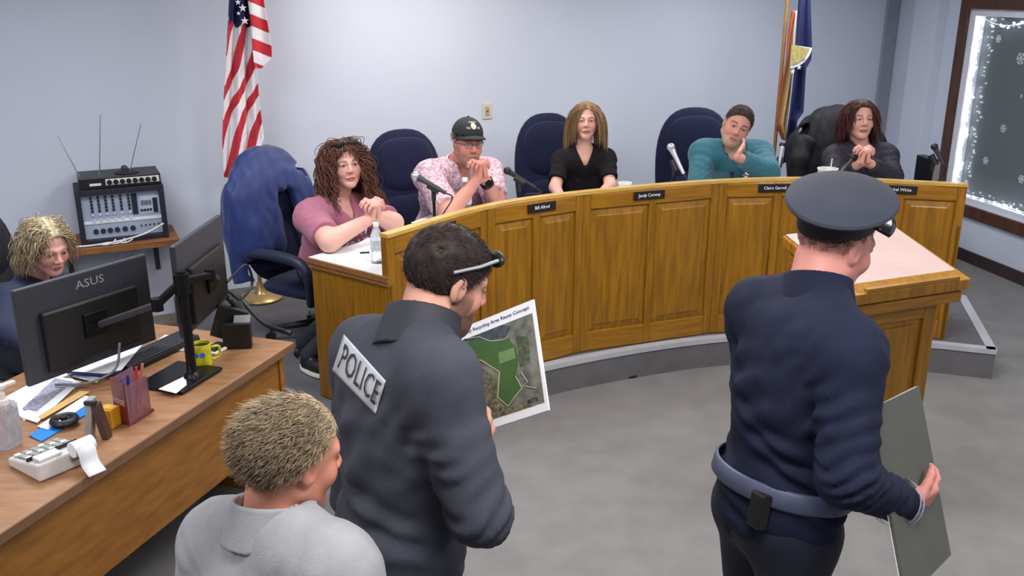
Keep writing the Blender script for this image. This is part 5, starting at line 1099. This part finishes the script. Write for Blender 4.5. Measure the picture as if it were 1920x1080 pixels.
# ---------------------------------------------------------------- man in teal
TEAL = pm('teal_pullover', (52, 106, 122), .85, var=.1, scale=14, bump=.2, bscale=260, sheen=.2, spec=.2)
J = dict(head=P(1382, 236, 5.98), hf=(-.14, -.97, -.04), hu=(.38, 0, .92), N=P(1372, 296, 6.1), SR=P(1318, 288, 6.12), SL=P(1424, 290, 6.1), ER=P(1312, 344, 5.98), EL=P(1440, 322, 5.84), WR=onz(1392, 344, 1.0), WL=P(1386, 296, 5.74), PV=V3(1.42, 6.42, .70), dR=V3(1, -.3, 0), dL=nrm(P(1419, 240, 5.94)-P(1384, 292, 5.74)), pR=V3(0, 0, -1), pL=V3(-.75, .6, .2)); sit(J, (0, -1))
m4 = person('person', 'man in a teal pullover resting his cheek on his hand', J, dict(skin=(206, 150, 136), hs=1.08, full=1.08, jaw=1.1, brow=(58, 42, 36), beard=(168, 146, 124), top=TEAL, topname='pullover', sleeve='long', slen=.9, fat=1.2, arm=1.2, belly=1.0, loose=.018, pants=JEANS, neckcut='crew', collar=(.055, 1.08, .8), neck=1.1, wr=.002, blush=1.3, nohand=None, poseL=((.12, .2, .15), .03, (.6, .2)), poseR=((.3, .4, .3), .05, (.4, .3))),
   hairs=[dict(n=2600, steps=3, len=.017, r=.0012, sides=3, col=(70, 56, 50), col2=(112, 96, 86), fs=1.12, zb=-.06, zs=-.015, lift=.22, comb=(0, .3, 0), mess=.18, grav=.1)], cap=.006, group=SEATED)
N4, f4, u4, r4 = m4['N'], m4['fw'], m4['up'], m4['r']; b4 = bvh_of(m4['shirt']); mb = MB(); rows = []
for k in range(12): rows.append([N4+f4*.4+r4*x-u4*(.02+.02*k) for x in (-.014, 0, .014)])
mb.grid(rows); o = mb.build('zip_placket', pm('zip_navy', (30, 40, 62), .6), m4['shirt'], solid=.003); wrap_mesh(o, b4, -f4, .003)
# ---------------------------------------------------------------- woman in black lace
LACE = pm('black_lace', (26, 24, 32), .7, scale=70, col2=(58, 54, 68), bump=.3, bscale=200, spec=.3)
J = dict(head=P(1613, 224, 5.95), hf=(-.04, -1, .1), N=P(1612, 282, 6.05), SR=P(1566, 296, 6.05), SL=P(1660, 294, 6.05), ER=P(1568, 338, 5.9), EL=P(1672, 332, 5.9), PV=V3(2.2, 6.36, .70))
J.update(clasp(P(1622, 282, 5.68), V3(-1, 0, 0), V3(0, -.1, 1), back=.085)); sit(J, (0, -1))
w5 = person('person', 'woman with dark reddish hair in a black lace jacket with clasped hands', J, dict(skin=(216, 164, 150), hs=1.0, full=1.06, jaw=1.0, brow=(84, 58, 52), lip=(172, 92, 92), top=LACE, topname='lace_jacket', sleeve='long', slen=.86, fat=1.05, arm=1.05, bust=1.1, loose=.016, hand=.92, pants=JEANS, neckcut='v', wr=.002, **CLP),
   hairs=[dict(n=1500, steps=18, len=.235, r=.0022, lmin=.6, sides=3, col=(66, 38, 38), col2=(104, 64, 58), fs=1.0, zb=-.06, zs=.0, side=.8, lift=.3, grav=.33, comb=(0, -.25, 0), mess=.14, wob=.04, puff=.1, curl=(.006, .55), avoid=[((0, .03, -.03), (.071, .085, .1)), ((0, -.02, -.2), (.12, .07, .09))])], cap=.012, group=SEATED)
MB().tube([w5['HL'](.02*math.cos(a)+0, .0, -.2) for a in arc(3, 0, 1)], .001, 4)
# ---------------------------------------------------------------- clerk
NAVT = pm('navy_cardigan', (34, 38, 66), .85, bump=.2, bscale=250)
J = dict(head=P(90, 462, 4.25), hf=(.74, -.6, -.32), hu=(.1, -.1, 1), N=P(66, 522, 4.4), SR=P(22, 566, 4.2), SL=P(118, 545, 4.62), ER=V3(-2.18, 3.75, .84), EL=V3(-1.9, 4.2, .84), WR=V3(-1.98, 3.62, .81), WL=V3(-1.78, 3.98, .81), PV=V3(-2.42, 4.35, .56), dR=V3(.6, -.5, -.1), dL=V3(.6, -.5, -.1), pR=V3(0, 0, -1), pL=V3(0, 0, -1)); sit(J, (.8, -.6), 0.)
w0 = person('person', 'woman with blonde curls looking down at the desk monitors', J, dict(skin=(222, 168, 158), hs=1.0, full=1.05, jaw=.98, brow=(150, 116, 92), browk=.5, lip=(190, 104, 104), top=NAVT, topname='cardigan', sleeve='long', fat=1.05, arm=1.0, bust=1., hand=.9, pants=JEANS, neckcut='crew', blush=1.8, liner=.9),
   hairs=[dict(n=1500, steps=18, len=.2, r=.0020, lmin=.6, sides=3, col=(206, 190, 160), col2=(156, 134, 104), fs=1.0, zb=-.06, zs=.0, side=.6, lift=.35, grav=.3, comb=(0, -.35, 0), mess=.25, wob=.06, puff=.11, curl=(.007, .75), avoid=[((0, .03, -.03), (.069, .085, .1)), ((0, -.02, -.2), (.11, .07, .09))])], cap=.01)
# ---------------------------------------------------------------- officer with the poster
JACK = pm('police_jacket', (62, 65, 76), .8, var=.1, scale=10, bump=.12, bscale=200, spec=.3)
J = dict(head=P(838, 524, 2.12), hf=(.80, .46, -.42), hu=(.2, .1, 1), N=P(785, 640, 2.08), SR=P(826, 714, 1.95), SL=P(684, 662, 2.24), ER=P(898, 962, 1.95), EL=P(672, 930, 2.36), WR=P(882, 862, 2.24), WL=P(800, 800, 2.40), PV=V3(-.27, 1.88, .95), dR=V3(.35, .8, .3), dL=V3(.9, .3, .1), pR=V3(-.6, .2, .6), pL=V3(.3, -.9, .1)); stand(J, (.78, .62))
o1 = person('person', 'police officer in a dark grey jacket studying a map board', J, dict(skin=(206, 152, 134), hs=1.0, full=1.0, jaw=1.05, brow=(44, 34, 30), beard=(84, 62, 52), top=JACK, topname='jacket', sleeve='long', slen=.95, fat=1.05, arm=1.08, loose=.016, collarm=pm('collar_dark', (38, 40, 50), .7), pants=pm('police_trousers', (28, 30, 40), .8), neckcut='crew', collar=(.07, 1.16, .0), fold=1.5, wr=.002, poseR=((.6, .7, .4), .05, (.5, .4)), poseL=((.6, .7, .4), .05, (.5, .4))),
   hairs=[dict(n=7000, steps=3, len=.018, r=.0008, sides=3, col=(52, 42, 39), col2=(84, 71, 66), fs=1.0, zb=-.072, zs=-.022, lift=.25, comb=(0, .45, 0), mess=.16, grav=.12)], cap=.007, hb=.012)
HL = o1['HL']; g = thing('sunglasses', HL(0, .06, .09), 'dark wraparound sunglasses pushed up on the officer with the map board', 'sunglasses')
for q in (-1, 1):
    MB().ball(HL(q*.034, .082, .083), (.034, .012, .02), 14, o1['R']).build('lens', BLACKP, g, smooth=True); MB().tube([HL(q*.066, .068, .084), HL(q*.083, .02, .06), HL(q*.086, -.04, .03)], .004, 6).build('temple', pm('temple_grey', (150, 152, 158), .4), g)
MB().tube([HL(-.012, .098, .088), HL(.012, .098, .088)], .004, 6).build('bridge', BLACKP, g)
b1 = bvh_of(o1['shirt'])
def cam_patch(name, quad, nu, nv, bvh, lift, mat, parent, solid=.002):
    q = [np.array(p, float) for p in quad]; rows = []; last = None
    for j in range(nv+1):
        row = []
        for i in range(nu+1):
            u, v = i/nu, j/nv; p = (q[0]*(1-u)+q[1]*u)*(1-v)+(q[3]*(1-u)+q[2]*u)*v; h = hit(bvh, _C, ray(*p), lift); last = h if h is not None else last; row.append(last)
        rows.append(row)
    return MB().grid(rows).build(name, mat, parent, smooth=True, solid=solid)
PQ = [(645, 627), (723, 714), (704, 776), (624, 694)]
cam_patch('police_patch', PQ, 22, 14, b1, .004, pm('patch_silver', (186, 190, 196), .5, var=.06), o1['shirt'])
cu = bpy.data.curves.new('letters', 'FONT'); cu.body = 'POLICE'; cu.size = 1.; cu.align_x = 'CENTER'; cu.align_y = 'CENTER'; cu.resolution_u = 2; tmp = bpy.data.objects.new('letters', cu); COL.objects.link(tmp); bpy.context.view_layer.update()
me = bpy.data.meshes.new_from_object(tmp.evaluated_get(bpy.context.evaluated_depsgraph_get())); bpy.data.objects.remove(tmp); bpy.data.curves.remove(cu)
co = np.array([v.co[:] for v in me.vertices]); lo_, hi_ = co.min(0), co.max(0); q = [np.array(p, float) for p in PQ]
for v in me.vertices:
    u = .06+.88*(v.co.x-lo_[0])/(hi_[0]-lo_[0]); w_ = .84-.68*(v.co.y-lo_[1])/(hi_[1]-lo_[1]); p = (q[0]*(1-u)+q[1]*u)*(1-w_)+(q[3]*(1-u)+q[2]*u)*w_; h = hit(b1, _C, ray(*p), .013)
    if h is not None: v.co = Vector(h)
finish('police_lettering', me, pm('patch_black', (34, 36, 42), .6), o1['shirt'])
# the map board
TRc = P(1000, 561, 2.52); BRc = P(1029, 769, 2.40); dn_ = BRc-TRc; hgt = np.linalg.norm(dn_); dn_ = dn_/hgt; lf = P(838, 631, 2.685)-TRc; lf = lf-dn_*(lf@dn_); wid = np.linalg.norm(lf); lf = lf/wid
mp = thing('map_board', BRc+lf*wid/2, 'white-bordered board with an aerial map of a green field held by the officer', 'map board')
MX, MY = -lf, -dn_; MN = nrm(np.cross(MX, MY)); MO = TRc+lf*wid+dn_*hgt                 # bottom left corner, x right, y up
def muv(px, py): rr_ = ray(px, py); p = _C+rr_*(((MO-_C)@MN)/(rr_@MN)); return (float((p-MO)@MX)/wid, float((p-MO)@MY)/hgt)
def mpl(name, poly, lift, mat, par=None): return MB().plate(MO+MN*lift, MX*wid, MY*hgt, poly, .0004).build(name, mat, par or mp)
MB().plate(MO-MN*.006, MX*wid, MY*hgt, [(0, 0), (1, 0), (1, 1), (0, 1)], .006).build('board', PAPER, mp)
pic = mpl('aerial_picture', [(.02, .075), (.97, .075), (.97, .88), (.02, .88)], .0006, pm('aerial_ground', (128, 128, 118), .7, scale=40, col2=(78, 82, 72), detail=8))
def px_area(name, pts, lift, mat): return mpl(name, [(min(.97, max(.02, u)), min(.88, max(.075, v))) for u, v in (muv(*p) for p in pts)], lift, mat, pic)
px_area('wood_area', [(862, 684), (905, 690), (932, 712), (932, 745), (952, 768), (985, 755), (1000, 768), (915, 805), (880, 740)], .0012, pm('aerial_trees', (134, 126, 96), .8, scale=90, col2=(38, 46, 32), detail=6))
px_area('wood_area', [(868, 620), (940, 590), (958, 612), (950, 632), (900, 640), (868, 640)], .0012, pm('aerial_trees2', (78, 86, 96), .8, scale=80, col2=(44, 52, 56), detail=6))
px_area('wood_area', [(965, 628), (990, 632), (995, 680), (975, 690), (972, 650)], .0012, pm('aerial_trees3', (92, 98, 78), .8, scale=80, col2=(40, 48, 38), detail=6))
px_area('green_field', [(868, 645), (900, 636), (930, 642), (955, 636), (966, 650), (972, 685), (965, 705), (979, 728), (955, 758), (936, 746), (940, 700), (908, 678), (868, 672)], .0018, pm('field_green', (62, 96, 46), .8, var=.12, scale=20))
px_area('pale_plot', [(935, 662), (965, 652), (968, 672), (938, 683)], .0024, pm('plot_green', (104, 140, 88), .8, var=.1))
def mpt(px, py, l=.0028): u, v = muv(px, py); return MO+MX*wid*u+MY*hgt*v+MN*l
TAN = pm('path_tan', (186, 178, 130), .7); GRY = pm('path_grey', (190, 186, 172), .7)
MB().tube([mpt(*p) for p in [(868, 674), (904, 676), (938, 698), (936, 720), (934, 745), (954, 762), (966, 745), (980, 728)]], .0017, 5).build('path_line', TAN, pic)
MB().tube([mpt(*p) for p in [(870, 636), (900, 632), (920, 640), (945, 638), (955, 630)]], .0012, 5).build('path_line', GRY, pic)
MB().tube([mpt(*p) for p in [(980, 728), (968, 706), (978, 698), (990, 716), (982, 724), (1006, 728)]], .0013, 5).build('path_line', GRY, pic)
text_mesh('title', 'for the City Recycling Area Reuse Concept', .0142, MO+MX*wid*.5+MY*hgt*.94+MN*.0016, MX, MY, BLACKP, mp, t=.0002, sx=wid*.96/.268)
text_mesh('corner_mark', 'BETS', .016, MO+MX*wid*.86+MY*hgt*.12+MN*.003, MX, MY, BLACKP, pic, t=.0002)
# ---------------------------------------------------------------- officer in the peaked cap
UNI = pm('navy_uniform', (26, 31, 54), .85, var=.12, scale=10, bump=.12, bscale=220, spec=.25)
J = dict(head=P(1568, 456, 2.34), hf=(.90, .38, -.26), hu=(.15, .02, 1), N=P(1530, 552, 2.33), SR=P(1592, 668, 2.14), SL=P(1424, 584, 2.43), ER=P(1588, 895, 2.1), EL=P(1430, 860, 2.6), WR=P(1700, 950, 2.28), WL=P(1500, 930, 2.75), PV=V3(.69, 2.14, .93), dR=V3(.8, .6, .0), dL=V3(.6, .8, 0), pR=V3(-.5, .6, .3), pL=V3(0, 0, -1)); stand(J, (.8, .55))
o2 = person('person', 'police officer in a navy uniform and dark peaked cap', J, dict(skin=(210, 144, 134), hs=1.0, full=1.06, jaw=1.05, neck=1.2, brow=(90, 70, 60), top=UNI, topname='uniform_shirt', sleeve='long', slen=.95, fat=1.1, arm=1.1, loose=.015, fold=2.1, waist=.92, pants=pm('navy_trousers', (26, 30, 48), .8), neckcut='crew', collar=(.045, 1.14, .0), wr=.002, poseR=((.3, .5, .4), .04, (.6, .3))),
   hairs=[dict(n=3500, steps=3, len=.007, r=.0006, sides=3, col=(176, 132, 122), col2=(140, 108, 100), fs=1.0, zb=-.05, zs=.0, lift=.1, grav=.3, comb=(0, 0, -.4))], cap=.0004, hb=.012)
HL, R, s = o2['HL'], o2['R'], o2['s']; t = thing('peaked_cap', HL(0, 0, .09), 'dark grey peaked police cap worn by the officer in navy', 'cap')
a_ = math.radians(25); b_ = math.radians(15); RH = R@np.array([[1, 0, 0], [0, math.cos(a_), -math.sin(a_)], [0, math.sin(a_), math.cos(a_)]])@np.array([[math.cos(b_), 0, math.sin(b_)], [0, 1, 0], [-math.sin(b_), 0, math.cos(b_)]]); hc = HL(0, -.022, .058)
def hring(prof, nm, mt, sub=None):
    mb = MB(); n = 40; rows = []
    for rx, ry, y0, z in prof: rows.append([hc+RH@V3(rx*math.cos(2*math.pi*k/n), y0+ry*math.sin(2*math.pi*k/n), z) for k in range(n)])
    mb.grid(rows, wrap=True); o = len(mb.v); mb.f.append(tuple(range(o-n, o))); return mb.build(nm, mt, sub or t, smooth='auto')
HATM = pm('hat_grey', (54, 59, 74), .8, var=.08, bump=.15, bscale=300); HATB = pm('hat_band', (20, 21, 27), .6)
hring([(.082, .104, 0, -.012), (.083, .106, 0, 0), (.085, .108, 0, .034), (.08, .1, 0, .036)], 'band', HATB)
hring([(.086, .108, 0, .032), (.106, .122, .0, .042), (.124, .135, .0, .051), (.129, .139, .0, .058), (.126, .136, .0, .065), (.108, .118, .0, .073), (.06, .08, .0, .08), (.004, .005, 0, .082)], 'crown', HATM)
rows = [[hc+RH@V3(.086*math.cos(a)*k1, .108*math.sin(a)*k1+(k1-1)*.15, .004-(k1-1)*.14) for k1 in (.98, 1.06, 1.14, 1.2)] for a in arc(19, .45, math.pi-.45)]
MB().grid(rows).build('visor', pm('visor_black', (14, 14, 18), .2), t, smooth=True, solid=.004)
S_ = o2['S']; PV, TRm, up = S_['PV'], o2['TR'], o2['up']; bt = thing('duty_belt', PV+up*.1, 'grey-blue duty belt around the waist of the officer in navy', 'belt')
rows = [[PV+up*z+TRm[:, 0]*(rx*math.cos(q_))+TRm[:, 1]*(ry*math.sin(q_)) for q_ in arc(41, 0, 2*math.pi)] for z, rx, ry in ((.085, .194, .16), (.09, .199, .165), (.128, .194, .161), (.133, .188, .156))]
MB().grid(rows).build('strap', pm('belt_blue', (78, 84, 110), .5), bt, smooth=True, solid=.006)
MB().box(PV+up*.1+TRm[:, 1]*.153, (.06, .015, .05), TRm).build('buckle', CHROME, bt, bevel=.004)
MB().box(PV+up*.07-TRm[:, 1]*.145+TRm[:, 0]*.1, (.05, .03, .09), TRm).build('pouch', BLACKP, bt, bevel=.006)
ER, WR = S_['ER'], S_['WR']; ad = nrm(WR-ER); sh2 = o2['shirt']
for k in (.86, .80): MB().tube([ER+(WR-ER)*k-ad*.004, ER+(WR-ER)*k+ad*.004], .0615+.008*(.86-k), 24, caps=False).build('cuff_stripe', pm('cuff_silver', (150, 158, 178), .5), sh2, smooth=True)
# the plain board in his hand
b0 = P(1652, 760, 2.2); b1_ = P(1724, 724, 2.42); ex = b1_-b0; ey = P(1742, 908, 2.36)-b1_; ex = nrm(ex); ey = nrm(ey-ex*(ey@ex)); bd = thing('display_board', b1_+ey*.3, 'plain grey board tucked under the arm of the officer in navy', 'board')
w_ = np.linalg.norm(b1_-b0)+.06; MB().plate(b1_-ex*w_, ex, ey, [(0, 0), (w_, 0), (w_, .44), (0, .44)], .008).build('back_sheet', pm('board_grey', (86, 88, 82), .8, var=.04), bd); MB().plate(b1_-ex*w_+np.cross(ex, ey)*.0085, ex, ey, [(0, 0), (w_, 0), (w_, .44), (0, .44)], .002).build('front_sheet', PAPER, bd)
# ---------------------------------------------------------------- man in the foreground
GREYS = pm('grey_shirt', (150, 152, 158), .85, var=.06, scale=30, bump=.15, bscale=250)
J = dict(head=P(548, 852, 1.76), hf=(.72, .66, -.25), hu=(.1, .08, 1), N=P(512, 985, 1.75), SR=P(630, 1075, 1.66), SL=P(415, 1015, 1.86), ER=V3(-.25, 1.30, 1.0), EL=V3(-.62, 1.52, 1.0), WR=V3(-.22, 1.42, .79), WL=V3(-.62, 1.60, .79), PV=V3(-.46, 1.45, .82), dR=V3(.1, .6, -.8), dL=V3(.1, .6, -.8), pR=V3(-1, 0, 0), pL=V3(1, 0, 0)); stand(J, (.45, .9))
mf = person('person', 'man with thinning sandy grey hair standing beside the officer in grey', J, dict(skin=(206, 140, 118), hs=.96, full=1.02, jaw=1.0, brow=(150, 130, 110), top=GREYS, sleeve='long', fat=1.1, arm=1.1, pants=JEANS, neckcut='crew', collar=(.05, 1.08, .7)),
   hairs=[dict(n=10500, steps=4, len=.046, r=.00075, sides=3, col=(210, 188, 154), col2=(124, 110, 98), fs=1.0, zb=-.08, zs=-.015, lift=.04, comb=(.25, -.55, .1), mess=.14, wob=.04, puff=.035, grav=.1, gdir=(0, -.3, -1))], cap=.004, hb=.012)
# ---------------------------------------------------------------- jackets over chair backs
def chair_axes(x, y, ang): f_ = V3(math.cos(ang), math.sin(ang), 0); r_ = V3(f_[1], -f_[0], 0); lean = nrm(V3(0, 0, 1)-f_*.16); return V3(x, y, ZP), r_, f_, lean
def jacket(chair, ztop, w_, mat, label, sleeves, nm, drop=.6, opn=-.03):
    o, r_, f_, lean = chair; H = ztop-ZP; top = o-f_*(.27+.16*(H-.45))*1.0+V3(0, 0, H-.0); nn_ = np.cross(r_, lean); RJ = np.stack([r_, np.cross(lean, r_), lean], 1)
    f = Fld(top-V3(.62, .62, .95), top+V3(.62, .62, .16), .0095)
    f.ell(top-lean*.33, V3(w_/2+.065, .135, .385), RJ, .0); f.rbox(top-lean*drop*.62, V3(w_/2+.05, .1, drop*.38), RJ, .09, .05)
    for a, b_, c_, ra in sleeves: f.cone(a, b_, ra, ra*.85, .05); f.cone(b_, c_, ra*.85, ra*.7, .04, fb=True)
    f.ell(top-lean*.34, V3(w_/2+.005, .075, .345), RJ, .0, 's'); f.rbox(top-lean*(drop*.62+.03), V3(w_/2-.005, .06, drop*.5), RJ, .03, .02, 's')
    f.rbox(top-lean*(.16+drop*.5)+f_*.12+r_*opn, V3(w_*.13, .085, drop*.42), RJ, .06, .03, 's')
    for k_ in range(6): f.fold(top-lean*(.1+.09*k_)+r_*(.2-.08*k_)*(1 if k_ % 2 else -1), .16, r_+f_*.25*(k_-2.5)/2.5, .085, .007, k_*1.3)
    f.warp(.006, 30, seed=9, stretch=(1.6, 1.6, .3)); f.warp(.004, 60, seed=12, stretch=(1.5, 1.5, .3)); V, Q = f.mesh(); t = thing(nm, top-lean*drop, label, 'jacket'); finish('jacket_cloth', raw_mesh('jacket', V, Q), mat, t, smooth=True)
    cl = [top+r_*x+f_*(.1-.5*x*x)-lean*(.16+1.2*x*x) for x in (-.17, -.1, 0, .1, .17)]; MB().tube(bez(cl, 5), [.006]+[.014]*(len(bez(cl, 5))-2)+[.006], 8).build('collar_roll', mat, t, smooth=True)
BJ = pm('blue_jacket', (17, 42, 104), .6, var=.15, scale=8, bump=.15, bscale=120, sheen=.2)
jacket(chair_axes(*CHAIR1), 1.30, .56, BJ, 'bright blue jacket draped over the office chair of the woman in pink', [(P(450, 345, 5.52), P(440, 430, 5.46), P(458, 528, 5.5), .072)], 'draped_jacket')
KJ = pm('black_jacket', (24, 24, 30), .75, var=.2, scale=10, bump=.2, bscale=120, spec=.3)
jacket(chair_axes(*CHAIR5), 1.39, .56, KJ, 'black jacket draped over the office chair of the woman in lace', [(P(1508, 270, 6.42), P(1500, 300, 6.4), P(1498, 340, 6.4), .07)], 'draped_jacket')
